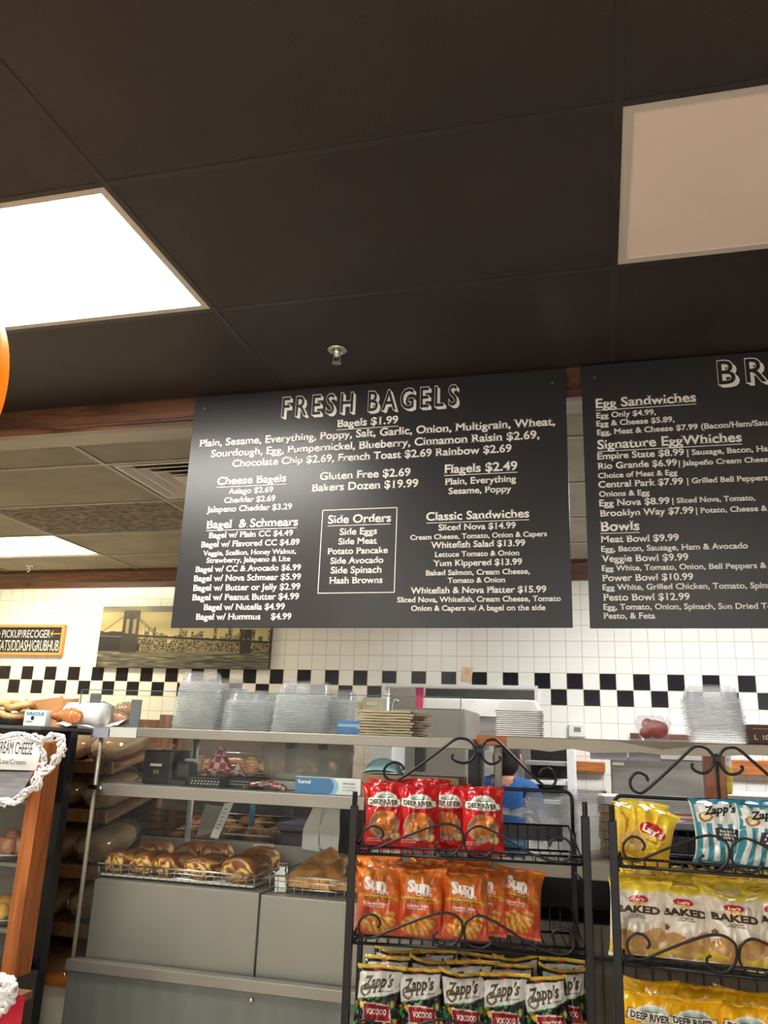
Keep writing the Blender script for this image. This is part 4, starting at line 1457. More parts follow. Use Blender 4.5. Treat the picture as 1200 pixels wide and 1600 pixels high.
def bag_mesh(key, w, h, T, art, texts, seed, dip=0.0):
    NU, NV = 58, 84
    rs = np.random.RandomState(seed)
    ph = rs.uniform(0, 6, 8)

    def surf(U, V, side=-1):
        s = np.clip((V - .045) / .91, 0, 1)
        pv = np.power(np.clip(4 * s * (1 - s), 0, 1), .55)
        pu = np.power(np.clip(1 - np.abs(U) ** 2.4, 0, 1), .75)
        d = T * pu * pv * (1 + .18 * np.sin(2.2 * V * 3 + ph[0]) * .5)
        top = np.exp(-(1 - V) / .12)
        bot = np.exp(-V / .10)
        # folds that fan out of the seals
        d = d + T * .30 * np.sin(U * 9 + ph[1] + 2.5 * V) * top * (1 - top) * 4 * .5 * pu
        d = d + T * .25 * np.sin(U * 8 + ph[2]) * bot * (1 - bot) * 4 * .5 * pu
        # crumple
        c = (np.abs(vnoise(U + .5 * V, V * 1.6, 1.7, seed) - .5) + .6 * np.abs(vnoise(U - .6 * V, V * 1.6, 3.6, seed + 1) - .5)) * 2.4
        d = d + T * .62 * (c - .55) * np.clip(pv, .1, 1) * np.clip(pu * 1.4, .0, 1)
        x = w / 2 * U * (1.03 - .15 * pv) + .004 * np.sin(4 * V + ph[3]) * w / .12
        z = h * (V + .012 * np.sin(3 * U + ph[4]) * V ** 2 - dip * (1 - U ** 2) * V ** 6 + dip * .4 * np.abs(U) ** 3 * V ** 6)
        bend = .012 * np.sin(ph[5]) * (np.clip(V - .75, 0, 1) / .25) ** 2 + .010 * np.sin(U * 2.6 + ph[6]) * np.clip((V - .8) / .2, 0, 1) ** 1.5
        y = side * d * (1 if side < 0 else .85) + bend
        return x, y, z

    u = np.linspace(-1, 1, NU); v = np.linspace(0, 1, NV)
    U, V = np.meshgrid(u, v)
    m = MB()
    x, y, z = surf(U, V, -1)
    m.grid(x, y, z)
    xb, yb, zb = surf(U[:, ::-1], V, 1)
    m.grid(xb, yb, zb)
    nart = len(m.v)
    for (s, u0, v0, wu, cap, mi, bold, slab, shear, tilt) in texts:
        P, F, nat = glyphs(s, bold, slab, shear, 1.0, 2)
        bm = bmesh.new()
        vs = [bm.verts.new((p[0] / nat * wu, p[1] * (cap if cap else wu / nat * w / 2 / h), 0)) for p in P]
        for f in F:
            try: bm.faces.new([vs[i] for i in f])
            except ValueError: pass
        lim = .09 * (wu if wu < .9 else 1)
        for _ in range(2):
            es = [e for e in bm.edges if e.calc_length() > lim]
            if not es: break
            bmesh.ops.triangulate(bm, faces=bm.faces[:])
            es = [e for e in bm.edges if e.calc_length() > lim]
            bmesh.ops.subdivide_edges(bm, edges=es, cuts=1)
        bmesh.ops.triangulate(bm, faces=bm.faces[:])
        bm.verts.index_update()
        A = np.array([q.co[:2] for q in bm.verts])
        tu = u0 + A[:, 0]
        tv = v0 + A[:, 1] + tilt * A[:, 0]
        a, b, c = surf(tu, tv, -1)
        m.add(np.stack([a, b - .0012, c], -1), [[q.index for q in f.verts] for f in bm.faces], mi)
        bm.free()
    me = mesh_of('chip_bag', m, BAG_MATS, True)
    C = np.zeros((len(m.v), 3)) + 200
    C[:NU * NV] = np.clip(art(U, V, seed), 0, 255).reshape(-1, 3)
    back = art(U[:, ::-1] * 0 + .97, V, seed)
    C[NU * NV:nart] = np.clip(back, 0, 255).reshape(-1, 3)
    set_art(me, C)
    return me


BAGS = {}
for key, w, h, T, art, tx, ns, dip in [
    ('red', .122, .172, .034, art_river((206, 30, 32), (150, 14, 20), (170, 150, 120), (226, 138, 62)), river_texts, 2, .02),
    ('orange', .132, .172, .036, art_sun, sun_texts, 3, .03),
    ('black', .125, .172, .032, art_blackbag, zapp_texts, 3, .03),
    ('yellow', .140, .158, .034, art_yellow, yellow_texts, 1, .0),
    ('stripe', .130, .152, .032, art_stripe, stripe_texts, 2, .02),
    ('cream', .148, .175, .036, art_baked, baked_texts, 3, .06),
    ('gold', .137, .172, .034, art_river((246, 190, 26), (226, 150, 10), (120, 90, 60), (200, 150, 80)), river_texts[:2], 2, .02),
]:
    BAGS[key] = [bag_mesh(key, w, h, T, art, tx, 11 * i + 3 + len(key), dip * (.4 + .6 * i)) for i in range(ns)]
BAGW = {'red': .12, 'orange': .13, 'black': .122, 'yellow': .14, 'stripe': .128, 'cream': .145, 'gold': .134}

# ------------------------------------------------------------------ wire racks
class Rack:
    def __init__(s, org, yaw, width, label, zs):
        s.o = np.array(org); s.yaw = yaw; s.w = width; s.zs = zs; s.D = .27
        s.ex = np.array([math.cos(yaw), math.sin(yaw), 0]); s.ey = np.array([-math.sin(yaw), math.cos(yaw), 0])
        s.t = thing('wire_snack_rack', label, 'rack', org, yaw)

    def local(s, px, py, ly=0.0):
        """where the line of sight meets the rack plane at depth ly"""
        d = ray(px, py)
        P = s.o + s.ey * ly
        k = np.dot(P - CAM, s.ey) / np.dot(d, s.ey)
        q = CAM + d * k - s.o
        return float(np.dot(q, s.ex)), float(q[2])

    def world(s, lx, ly, z):
        return s.o + s.ex * lx + s.ey * ly + np.array([0, 0, z])

    def build(s, hubx):
        t, w, D = s.t, s.w, s.D
        bm_ = M['black_metal']
        for x, nm in ((0, 'post'), (w, 'post')):
            part(nm, MB().box(x - .010, x + .010, -.004, .022, 0, 1.165, bev=.002).tube([(x, .009, 1.16), (x, .009, 1.20)], .007, 8), bm_, t, local=True)
            part('rear_post', MB().box(x - .008, x + .008, D - .01, D + .006, 0, 1.10, bev=.002), bm_, t, local=True)
            part('side_wire', MB().tube([(x, .01, .30), (x, D, .30)], .004, 6).tube([(x, .01, s.zs[0] - .05), (x, D, s.zs[0] - .05)], .004, 6), bm_, t, True, True)
        loop = [(0.0, D, 1.08), (0.0, D, 1.19)] + [(.022 - .022 * math.cos(a), D, 1.19 + .022 * math.sin(a)) for a in np.linspace(.2, PI / 2, 5)]
        loop += [(w - p[0], p[1], p[2]) for p in loop[::-1]]
        part('top_loop', MB().tube(loop, .0052, 8), bm_, t, True, True)
        part('back_plate', MB().box(.03, w - .03, D - .006, D - .001, 1.075, 1.115), bm_, t, local=True)
        # header scrolls
        q = lambda L: [(x, D, z) for x, z in L]
        hd = MB()
        Ls = [(285, 440), (292, 425), (270, 395), (220, 378), (175, 400), (155, 450), (175, 500), (230, 525), (280, 505), (400, 410), (540, 290), (640, 205), (690, 190), (750, 205), (795, 250), (810, 290), (800, 330), (770, 370), (725, 385), (670, 370), (640, 345), (638, 325), (650, 318)]
        pts = []
        for x, y in Ls:
            a, b = HDR.local(940 + x / 4.615, 1130 + y / 4.615, D)
            pts.append((a - HDRX, b))
        k1 = (hubx - .02) / .275
        k2 = (w - hubx - .02) / .275
        zmin = min(p[1] for p in pts)
        pts = [(a, 1.2165 + .005 + (b - zmin)) for a, b in pts]
        for sg, kk in ((1, k1), (-1, k2)):
            part('header_scroll', MB().tube(smoothpath([(hubx + sg * a * kk, D - .003 * sg, b) for a, b in pts], 5), .0042, 7), bm_, t, True, True)
        zt = max(p[1] for p in pts)
        part('header_stem', MB().tube([(hubx, D, 1.21), (hubx, D, zt - .018)], .0045, 8).box(hubx - .011, hubx + .011, D - .006, D + .006, zt - .038, zt - .026), bm_, t, False, True)
        for z in s.zs:
            sh = MB()
            x0, x1 = .014, w - .014
            sh.tube([(x0, 0, z), (x1, 0, z)], .0042, 7).tube([(x0, 0, z + .018), (x1, 0, z + .018)], .0034, 7)
            sh.tube([(x0, D - .012, z + .002), (x1, D - .012, z + .002)], .0036, 6).tube([(x0, D - .012, z + .07), (x1, D - .012, z + .07)], .003, 6)
            for xx in (x0, x1):
                sh.tube([(xx, 0, z), (xx, D - .012, z + .002)], .004, 6).tube([(xx, 0, z + .018), (xx, 0, z)], .003, 6)
                sh.tube([(xx, 0, z + .018), (xx, D - .012, z + .07)], .003, 6)
            o = part('wire_shelf', sh, bm_, t, True, True)
            g = MB()
            n = int(w / .03)
            for k in range(1, n):
                xx = x0 + (x1 - x0) * k / n
                g.tube([(xx, 0, z + .018), (xx, 0, z - .001), (xx, D - .012, z + .001), (xx, D - .012, z + .07)], .0017, 5, cap=False)
            gg = part('shelf_wires', g, bm_, None, True)
            gg.parent = o
            for side in (0, 1):
                L = FS[side]
                L = [(a * w / .605, b) for a, b in L]
                f = part('front_scroll', MB().tube(smoothpath([(a, -.006, z + b) for a, b in L], 5), .0034, 6), bm_, None, True)
                f.parent = o


R1 = Rack((-.643, 2.2, 0), math.radians(9), .605, 'black wire snack rack with red, orange and black chip bags, middle of the counter', [1.048, .836, .598])
R2 = Rack((.020, 2.2, 0), math.radians(-2), .548, 'black wire snack rack with yellow, striped and cream chip bags, at the right edge', [1.062, .849, .604])
HDR = R2
HDRX = R2.local(1120, 1195, .27)[0]
_fl = [(165, 330), (178, 310), (160, 280), (120, 272), (85, 300), (80, 340), (105, 370), (150, 372), (240, 335), (400, 275), (480, 262), (530, 280), (550, 310), (545, 360), (510, 400), (470, 410), (430, 390), (420, 360), (440, 345)]
_fr = [(690, 370), (680, 395), (640, 415), (580, 400), (560, 360), (562, 325), (575, 295), (620, 272), (680, 290), (760, 335), (850, 390), (950, 430), (1020, 438), (1055, 410), (1058, 370), (1035, 335), (1000, 325), (965, 340), (955, 365)]
FS = []
for L in (_fl, _fr):
    FS.append([(a, b - 1.048) for a, b in (R1.local(540 + x / 3, 1200 + y / 3) for x, y in L)])
R1.build(R1.local(748, 1180, .27)[0])
R2.build(HDRX)


def bag(R, key, px, py, ly, shelf, label, var=0, tilt=.16, roll=0.0, yaw=0.0, lift=.006, sc=1.0, group=None):
    lx, _ = R.local(px, py, ly)
    z = R.zs[shelf] + lift
    p = R.world(lx, ly, z)
    ms = BAGS[key]
    o = bpy.data.objects.new('chip_bag', ms[var % len(ms)])
    COL.objects.link(o)
    o.location = tuple(p)
    Rm = Matrix.Rotation(R.yaw + yaw, 4, 'Z') @ Matrix.Rotation(-tilt, 4, 'X') @ Matrix.Rotation(roll, 4, 'Y')
    o.rotation_euler = Rm.to_euler()
    o.scale = (sc, sc, sc)
    setp(o, label, 'chip bag', group)
    return o


G = 'chip bags on the left rack, top shelf'
bag(R1, 'red', 599, 1290, .045, 0, 'red chip bag at the left end of the top shelf, behind the scroll curl', 0, group=G)
bag(R1, 'red', 653, 1290, .040, 0, 'red chip bag second from left in the front of the top shelf', 1, group=G)
bag(R1, 'red', 752, 1285, .055, 0, 'red chip bag at the right end of the red ones, standing apart', 0, roll=.02, group=G)
bag(R1, 'red', 700, 1285, .105, 0, 'red chip bag set back between the second and the rightmost red bag', 1, yaw=-.3, group=G)
bag(R1, 'red', 610, 1270, .115, 0, 'red chip bag right behind the leftmost red bag', 1, lift=.012, group=G)
bag(R1, 'red', 664, 1268, .125, 0, 'red chip bag behind the second red bag, its peaked top showing', 0, lift=.018, roll=.06, group=G)
G = 'chip bags on the left rack, middle shelf'
bag(R1, 'orange', 590, 1420, .045, 1, 'orange snack bag at the left end of the middle shelf', 0, tilt=.22, group=G)
bag(R1, 'orange', 655, 1420, .045, 1, 'orange snack bag second from left in the front of the middle shelf', 1, tilt=.22, group=G)
bag(R1, 'orange', 725, 1420, .045, 1, 'orange snack bag third from left in the front of the middle shelf', 2, tilt=.24, group=G)
bag(R1, 'orange', 803, 1420, .13, 1, 'orange snack bag slumped at the right end of the middle shelf, leaning', 0, tilt=.30, roll=.12, lift=.012, group=G, yaw=-.15)
for i, (px, ly, ro, lab) in enumerate([(612, .115, .05, 'behind the leftmost orange bag'), (690, .12, -.05, 'behind the gap of the second and third orange bags'), (752, .118, .05, 'just behind the right side of the third orange bag'), (600, .175, -.08, 'in the back row at the left end'), (665, .18, .05, 'in the back row behind the second orange bag'), (735, .185, -.04, 'in the back row behind the third orange bag')]):
    bag(R1, 'orange', px, 1400, ly, 1, 'orange snack bag ' + lab, i, tilt=.2, roll=ro, lift=.012 + .01 * (i > 2), group=G)
G = 'chip bags on the left rack, bottom shelf'
for i, (px, py) in enumerate([(588, 1590), (657, 1590), (724, 1590), (791, 1590), (862, 1590)]):
    bag(R1, 'black', px, py, .045, 2, 'black chip bag with a white panel, ' + ['leftmost of the front row', 'second in the front row', 'third in the front row', 'fourth in the front row', 'rightmost of the front row'][i], i, tilt=.26, roll=[.02, -.02, .02, -.02, -.10][i], sc=1.0, group=G)
for i, px in enumerate((605, 672, 738, 803, 880)):
    bag(R1, 'black', px, 1560, .115, 2, 'black chip bag in the second row, ' + ['leftmost', 'second from left', 'third from left', 'fourth from left', 'rightmost'][i], i + 1, tilt=.24, roll=.06 * math.sin(i * 2), lift=.014, group=G)
for i, px in enumerate((612, 680, 748, 815, 878)):
    bag(R1, 'black', px, 1540, .18, 2, 'black chip bag in the back row, ' + ['leftmost', 'second from left', 'third from left', 'fourth from left', 'rightmost'][i], i + 2, tilt=.2, roll=.08 * math.sin(i * 3 + 1), lift=.02, group=G)

G = 'chip bags on the right rack, top shelf'
bag(R2, 'yellow', 1000, 1320, .04, 0, 'yellow chip bag with a red oval, leaning to the right on the top shelf', 0, tilt=.14, roll=.34, lift=.008, sc=.86, group=G)
bag(R2, 'yellow', 985, 1310, .10, 0, 'yellow chip bag peeking out behind the leaning yellow bag, left', 0, tilt=.12, roll=.2, lift=.006, yaw=.9, sc=.86, group=G)
bag(R2, 'yellow', 1003, 1310, .17, 0, 'yellow chip bag at the back, only its corner over the leaning one', 0, tilt=.1, roll=.1, lift=.004, sc=.88, group=G)
bag(R2, 'stripe', 1123, 1310, .05, 0, 'blue and white striped chip bag, left one of the striped bags', 0, tilt=.12, roll=.04, lift=.012, group=G)
bag(R2, 'stripe', 1188, 1320, .03, 0, 'blue and white striped chip bag at the right picture edge, front', 1, tilt=.16, roll=.10, yaw=.2, lift=.008, group=G)
bag(R2, 'stripe', 1200, 1300, .11, 0, 'blue and white striped chip bag behind the one at the picture edge', 0, tilt=.12, lift=.014, group=G)
G = 'chip bags on the right rack, middle shelf'
for i, (px, ly) in enumerate([(1001, .045), (1071, .055), (1146, .04), (1215, .06)]):
    bag(R2, 'cream', px, 1460, ly, 1, 'cream chip bag with a yellow top, ' + ['leftmost of the front row', 'second of the front row', 'third of the front row', 'fourth, at the picture edge'][i], i, tilt=.2, roll=[.0, .02, .06, 0][i], group=G)
for r, (ly, lf) in enumerate(((.105, .016), (.15, .022), (.195, .03))):
    for i, px in enumerate((1012 + 3 * r, 1075 + 3 * r, 1140 - 2 * r, 1205)):
        bag(R2, 'cream', px, 1430, ly, 1, 'cream chip bag with a yellow top, %s of the %s row' % (['leftmost', 'second', 'third', 'fourth'][i], ['second', 'third', 'rearmost'][r]), i + r + 1, tilt=.2, roll=.05 * math.sin(i * 2 + r), lift=lf, group=G)
G = 'chip bags on the right rack, bottom shelf'
for i, px in enumerate((1010, 1086, 1162, 1235)):
    bag(R2, 'gold', px, 1600, .045, 2, 'golden yellow chip bag, ' + ['leftmost of the front row', 'second of the front row', 'third of the front row', 'fourth of the front row'][i], i, tilt=.24, roll=[.05, .0, .06, 0][i], group=G)
for i, px in enumerate((1020, 1095, 1165)):
    bag(R2, 'gold', px, 1570, .125, 2, 'golden yellow chip bag in the back row, ' + ['left', 'middle', 'right'][i] + ' one', i + 1, tilt=.2, roll=.05 * math.sin(i), lift=.016, group=G)

# ------------------------------------------------------------------ second counter with its raised ledge
M['laminate'] = mat('worn_laminate', (172, 164, 146), .5, var=.04, vscale=3)
M['darklam'] = mat('taupe_counter_front', (96, 88, 78), .6, var=.05, vscale=4, stretch=(30, 30, 1))
KX0, KX1 = -.385, 2.3
lg0 = wz(800, 1167, 2.66)
lg1 = wz(800, 1150, 2.66)
ledge = thing('counter_ledge', 'raised grey laminate ledge of the second counter with a chipped wooden end', 'counter', (.9, 2.8, 0))
wl = wx(792, 1157, 2.66)
part('wood_core', MB().box(-.384, wl + .01, 2.665, 3.0, lg0 + .003, lg1 - .001, bev=.002), M['orangewood_h'], ledge)
part('ledge_core', MB().box(wl + .011, KX1, 2.665, 3.0, lg0 + .003, lg1 - .001, bev=.002), mat('taupe_core', (128, 116, 100), .6, var=.05), ledge)
n = 40
xs = np.linspace(wl, KX1, n)
rs = np.random.RandomState(2)
tp = np.array([lg1 - .004 - .022 * max(0, 1 - abs((x - .18) / .14)) * (1 if x > 0 else .3) for x in xs])
bt_ = lg0 - .004 + .003 * rs.randn(n) * (xs < .5)
fm = MB()
vv = [(x, 2.658, z) for x, z in zip(xs, tp)] + [(x, 2.658, z) for x, z in zip(xs, bt_)] + [(x, 2.6645, z) for x, z in zip(xs, tp)] + [(x, 2.6645, z) for x, z in zip(xs, bt_)]
ff = []
for i in range(n - 1):
    ff += [(i, n + i, n + i + 1, i + 1), (2 * n + i, 2 * n + i + 1, 3 * n + i + 1, 3 * n + i), (i, i + 1, 2 * n + i + 1, 2 * n + i), (n + i, 3 * n + i, 3 * n + i + 1, n + i + 1)]
ff += [(0, 2 * n, 3 * n, n), (n - 1, 2 * n - 1, 4 * n - 1, 3 * n - 1)]
part('laminate_edge', fm.add(vv, ff), M['laminate'], ledge)
for px in (750, 778):
    x = wx(px, 1200, 2.75)
    part('support_post', MB().box(x - .012, x + .012, 2.74, 2.764, .98, lg0, bev=.003), M['steel'], ledge, label='steel post under the ledge')
p = wx(1117, 1200, 2.80)
part('wood_post', MB().box(p - .03, p + .03, 2.79, 2.86, .98, lg0 + .002, bev=.002), M['orangewood'], ledge)
part('paper_strip', MB().box(wx(922, 1178, 2.7), wx(980, 1178, 2.7), 2.699, 2.7005, wz(950, 1187, 2.7), lg0), M['lilac'], ledge)
part('paper_strip', MB().box(wx(982, 1178, 2.7), wx(1032, 1178, 2.7), 2.699, 2.7005, wz(1000, 1188, 2.7), lg0), M['lilac'], ledge)
part('paper_strip', MB().box(wx(815, 1172, 2.7), wx(868, 1172, 2.7), 2.699, 2.7005, wz(840, 1172, 2.7), lg0), M['lilac'], ledge)
ctz = wz(860, 1345, 2.66)
counter = thing('counter', 'grey worktop on a black recess and taupe slatted front behind the chip racks', 'counter', (.9, 2.9, 0))
part('worktop', MB().box(KX0, KX1, 2.655, 3.15, ctz - .045, ctz, bev=.003), M['laminate'], counter)
part('recess_back', MB().box(KX0, KX1, 2.95, 2.97, .05, ctz - .046), M['black_plastic'], counter)
part('recess_side', MB().box(KX0, KX0 + .02, 2.66, 2.949, .05, ctz - .046), M['black_plastic'], counter)
pz = wz(860, 1440, 2.66)
part('front_panel', MB().box(KX0 + .02, KX1, 2.66, 2.68, .05, pz), M['darklam'], counter)
part('shelf', MB().box(KX0 + .021, KX1, 2.681, 2.949, pz - .03, pz - .005), M['black_plastic'], counter)
gr = MB()
for k in range(60):
    x = KX0 + .05 + k * .045
    if x < KX1: gr.box(x, x + .003, 2.6575, 2.6598, .06, pz - .002)
part('panel_grooves', gr, M['black_plastic'], counter)
part('panel_rail', MB().box(KX0 + .02, KX1, 2.652, 2.657, pz - .09, pz - .08), M['black_plastic'], counter)

# foam boxes, fruit cup, clear clamshells and a dark box on the ledge
LZ = lg1
fb = loft(MB(), [(.155, .15, .02, 0), (.155, .15, .02, .0025), (.145, .14, .022, .0026), (.125, .12, .03, .028), (.115, .11, .03, .032), (.105, .1, .02, .032)])
foam_mesh = mesh_of('foam_box', fb, M['foam'], True)
xf_ = wx(812, 1140, 2.80)
for k in range(13):
    o = bpy.data.objects.new('foam_box', foam_mesh)
    COL.objects.link(o)
    o.location = (xf_ + .0015 * math.sin(k * 2), 2.80, LZ + .001 + .0067 * k)
    o.rotation_euler = (0, 0, .1 + .02 * math.sin(k))
    setp(o, 'topmost white foam box of the stack on the ledge' if k == 12 else 'white foam box in the stack on the ledge', 'container', 'white foam boxes on the ledge')
clam_sq = mesh_of('clamshell_tray', lid_mb(.165, .15, .045), [M['clear'], M['clear_rim']], True)
p = W(1122, 1152, 2.80)
stack('clamshell_tray', clam_sq, 20, (p[0], 2.80, LZ + .001), .05, .0068, (-.0009, 0), 'clear plastic tray in the leaning stack on the right of the ledge', 'topmost clear plastic tray of the leaning stack on the ledge', 'container', 'clear trays stacked on the ledge')
p = W(1021, 1150, 2.80)
fc = thing('fruit_cup', 'clear plastic cup of red fruit standing on the ledge', 'fruit cup', (p[0], 2.80, LZ))
part('cup', MB().lathe([(.001, .001), (.040, .001), (.052, .050), (.058, .054), (.058, .058), (.050, .064), (.044, .078), (.001, .080)], 28, (p[0], 2.80, LZ)), M['clear_soft'], fc, True)
M['fruit'] = mat('red_fruit', (196, 64, 44), .35, col2=(150, 30, 28), vscale=25)
for dx, dy, dz, r in ((.014, -.010, .038, .032), (-.022, -.008, .026, .020), (-.012, .016, .052, .022), (.02, .02, .03, .017)):
    part('fruit_piece', MB().ell((p[0] + dx, 2.80 + dy, LZ + dz), (r, r, r * .95), 16, 10), M['fruit'], fc, True)
a, b = W(1169, 1130, 2.72), W(1240, 1157, 2.72)
db = thing('glove_box', 'dark brown box printed L 100 at the right end of the ledge', 'box', ((a[0] + b[0]) / 2, 2.76, LZ))
hz = .058
part('carton', MB().box(a[0], b[0], 2.72, 2.80, LZ + .001, LZ + hz, bev=.002), mat('dark_brown_carton', (74, 48, 38), .55), db)
tx = MB()
flat_text(tx, 'L', a[0] + .014, LZ + .014, 2.7188, cap=.013, bold=.03)
flat_text(tx, '100', a[0] + .038, LZ + .014, 2.7188, cap=.013, bold=.03)
part('lettering', tx, mat('pale_print', (216, 196, 176)), db)
part('band', MB().box(a[0] + .01, b[0] - .01, 2.7184, 2.7195, LZ + .044, LZ + .047), mat('rust_print', (176, 110, 80)), db)

# goods on the worktop behind the racks
CT = ctz
tubm = mesh_of('deli_tub', loft(MB(), [(.16, .13, .02, 0), (.165, .135, .02, .10), (.175, .145, .02, .102), (.175, .145, .02, .106)], False, True), M['clear_cloudy'], True)
M['tub'] = M['clear_cloudy']
for j, (px, Yt, nn, wd) in enumerate(((862, 2.76, 23, .165), (912, 2.86, 25, .14))):
    x = wx(px, 1335, Yt)
    me = mesh_of('clear_container', loft(loft(MB(), [(wd, .13, .02, .0), (wd, .13, .02, .003), (wd - .01, .12, .02, .004)], False, False, 1), [(wd - .01, .12, .02, .004), (wd - .02, .11, .025, .022), (wd - .03, .1, .02, .026)]), [M['clear'], M['clear_soft']], True)
    stack('clear_container', me, nn, (x, Yt, CT + .001), .0, .0074, (0, 0), ['clear plastic container in the wide stack behind the left rack', 'clear plastic container in the stack right of the wide clear stack'][j], ['topmost container of the wide clear stack behind the left rack', 'topmost container of the clear stack beside the rack post'][j], 'container', ['wide clear stack behind the left rack', 'clear stack beside the rack post'][j])
p0, p1 = W(776, 1300, 2.72), W(832, 1328, 2.72)
bb = thing('card_box', 'blue box beside the clear containers behind the left rack', 'box', ((p0[0] + p1[0]) / 2, 2.76, CT))
part('carton', MB().box(p0[0], p1[0] - .02, 2.70, 2.80, CT + .001, CT + .088, bev=.002), M['blue_card'], bb)
part('band', MB().box(p0[0] + .004, p1[0] - .024, 2.6985, 2.6995, CT + .034, CT + .044), mat('cyan_print', (90, 170, 214)), bb)
p = W(806, 1260, 2.72)
solo('paper_napkin', crumple(p[0] + .005, 2.75, CT + .089, .13, .09, .055, 22, None), mat('bluish_white_paper', (214, 226, 238), .7), 'bluish white crumpled sheet on the blue box behind the red bags', 'paper')
p0, p1 = W(935, 1249, 2.9), W(1008, 1300, 2.9)
for k in range(7):
    z = CT + .001 + k * .026
    m = MB().box(p0[0] + .004 * math.sin(k * 2), p1[0] + .004 * math.sin(k * 2), 2.86, 3.08, z, z + .0245, bev=.003)
    solo('paper_carton', m, M['kraft'] if k < 6 else M['paper'], 'white paper carton on top of the stack behind the rack gap' if k == 6 else 'kraft paper carton in the stack behind the rack gap', 'carton', 'stacked cartons behind the rack gap')
p0, p1 = W(1010, 1290, 2.70), W(1095, 1340, 2.70)
for k in range(3):
    z = CT + .001 + k * .036
    b = MB()
    loft(b, [(.22, .20, .03, 0), (.26, .24, .04, .034), (.27, .25, .04, .0345)], False, True)
    b.xf(Matrix.Translation(((p0[0] + p1[0]) / 2 + .02, 2.82, z)))
    solo('serving_tray', b, M['black_plastic'], ['bottom', 'middle', 'topmost'][k] + ' black tray of the pile behind the yellow and striped bags', 'tray', 'black trays behind the right rack', True)
M['redstripe'] = mat('red_wave_paper', (238, 226, 226), .7)
_nt = M['redstripe'].node_tree
_tc2 = _nt.nodes.new('ShaderNodeTexCoord'); _wv = _nt.nodes.new('ShaderNodeTexWave'); _wv.bands_direction = 'Z'
_wv.inputs['Scale'].default_value = 28; _wv.inputs['Distortion'].default_value = 1.5
_rp = _nt.nodes.new('ShaderNodeValToRGB'); _rp.color_ramp.elements[0].color = rgba((204, 92, 104)); _rp.color_ramp.elements[1].color = rgba((242, 232, 234))
_rp.color_ramp.elements[0].position = .2; _rp.color_ramp.elements[1].position = .5
_nt.links.new(_tc2.outputs['Object'], _wv.inputs[0]); _nt.links.new(_wv.outputs[0], _rp.inputs[0]); _nt.links.new(_rp.outputs[0], _nt.nodes['Principled BSDF'].inputs['Base Color'])
q = [W(1003, 1239, 2.74), W(1083, 1262, 2.74), W(1062, 1275, 2.70), W(1012, 1262, 2.70)]
pz0 = CT + .001 + 3 * .036
m = MB()
U, V = np.meshgrid(np.linspace(0, 1, 14), np.linspace(0, 1, 8))
x0_, x1_ = wx(1006, 1250, 2.76), wx(1088, 1262, 2.76)
m.grid(x0_ + (x1_ - x0_) * U, 2.74 + .16 * V, pz0 + .006 + .05 * np.sin(PI * (V * .8 + .1)) * (1 - .5 * U) + .006 * np.sin(9 * U))
solo('checked_paper', m, M['redstripe'], 'red and white patterned sheet draped on the black trays', 'wrapping paper', smooth=True)
p = W(1128, 1250, 2.80)
solo('checked_paper', crumple(p[0], 2.84, pz0 - .03, .13, .1, .12, 33, (.0, 0)), M['gingham'], 'red and white paper peaking behind the striped chip bags', 'wrapping paper')

# ------------------------------------------------------------------ kitchen seen through the opening
a, b = W(955, 1184, 4.3), W(1104, 1192, 4.3)
fr = thing('steel_cabinet', 'grey steel kitchen cabinet with a small plate, seen behind the right rack', 'cabinet', ((a[0] + b[0]) / 2, 4.6, 0))
part('body', MB().box(a[0], b[0], 4.3, 4.9, .05, a[2], bev=.006), M['steel_dull'], fr)
part('top', MB().box(a[0] - .005, b[0] + .01, 4.29, 4.91, a[2] + .001, a[2] + .05, bev=.004), M['white'], fr)
c, d = W(957, 1191, 4.29), W(975, 1196, 4.29)
part('plate', MB().box(c[0], d[0], 4.292, 4.2995, d[2], c[2]), M['white'], fr)
for (pa, pb, nm, m_, lb) in (((846, 1187), (946, 1207), 'wall_rail', 'orangewood_h', 'honey oak rail on the tiled wall left of the steel cabinet'), ((1118, 1185), (1230, 1214), 'wall_rail', 'orangewood_h', 'honey oak rail on the tiled wall at the right picture edge'), ((850, 1231), (948, 1243), 'wall_rail', 'redwood', 'dark wooden rail below the honey oak one on the wall')):
    a, b = W(*pa, 5.66), W(*pb, 5.66)
    solo(nm, MB().box(a[0], b[0], 5.66, YW - .001, b[2], a[2], bev=.006), M[m_], lb, 'rail')
a, b = W(1098, 1240, 5.6), W(1230, 1252, 5.6)
solo('wall_rail', MB().box(a[0], b[0], 5.64, YW - .001, b[2], a[2], bev=.006), M['redwood'], 'dark wooden rail low on the wall behind the striped bags', 'rail')
a, b = W(985, 1147, 5.66), W(1085, 1151, 5.66)
solo('wall_rail', MB().box(a[0], b[0], 5.66, YW - .001, b[2] - .02, a[2] + .008, bev=.004), M['redwood'], 'thin dark wooden strip on the wall behind the fruit cup', 'rail')
p = W(1136, 1250, 4.0)
for k in range(6):
    z = wz(1136, 1240, 4.0) + k * .028
    solo('stacked_cup', MB().lathe([(.001, 0), (.024, 0), (.032, .05), (.034, .052), (.03, .052), (.022, .003), (.001, .003)], 20, (p[0], 4.0, z)), M['white'] if k > 2 else mat('yellow_cup', (226, 196, 70), .5), 'topmost white cup of the column beside the wooden post' if k == 5 else ('yellow cup in the column beside the wooden post' if k < 3 else 'white cup in the column beside the wooden post'), 'cup', 'cups beside the wooden post', True)
zs = wz(1136, 1240, 4.0)
st = thing('prep_table', 'steel prep table at the back of the kitchen carrying the cups', 'table', (p[0] + .3, 4.2, 0))
part('top', MB().box(p[0] - .05, p[0] + .9, 3.9, 4.5, zs - .04, zs - .001, bev=.004), M['steel_dull'], st)
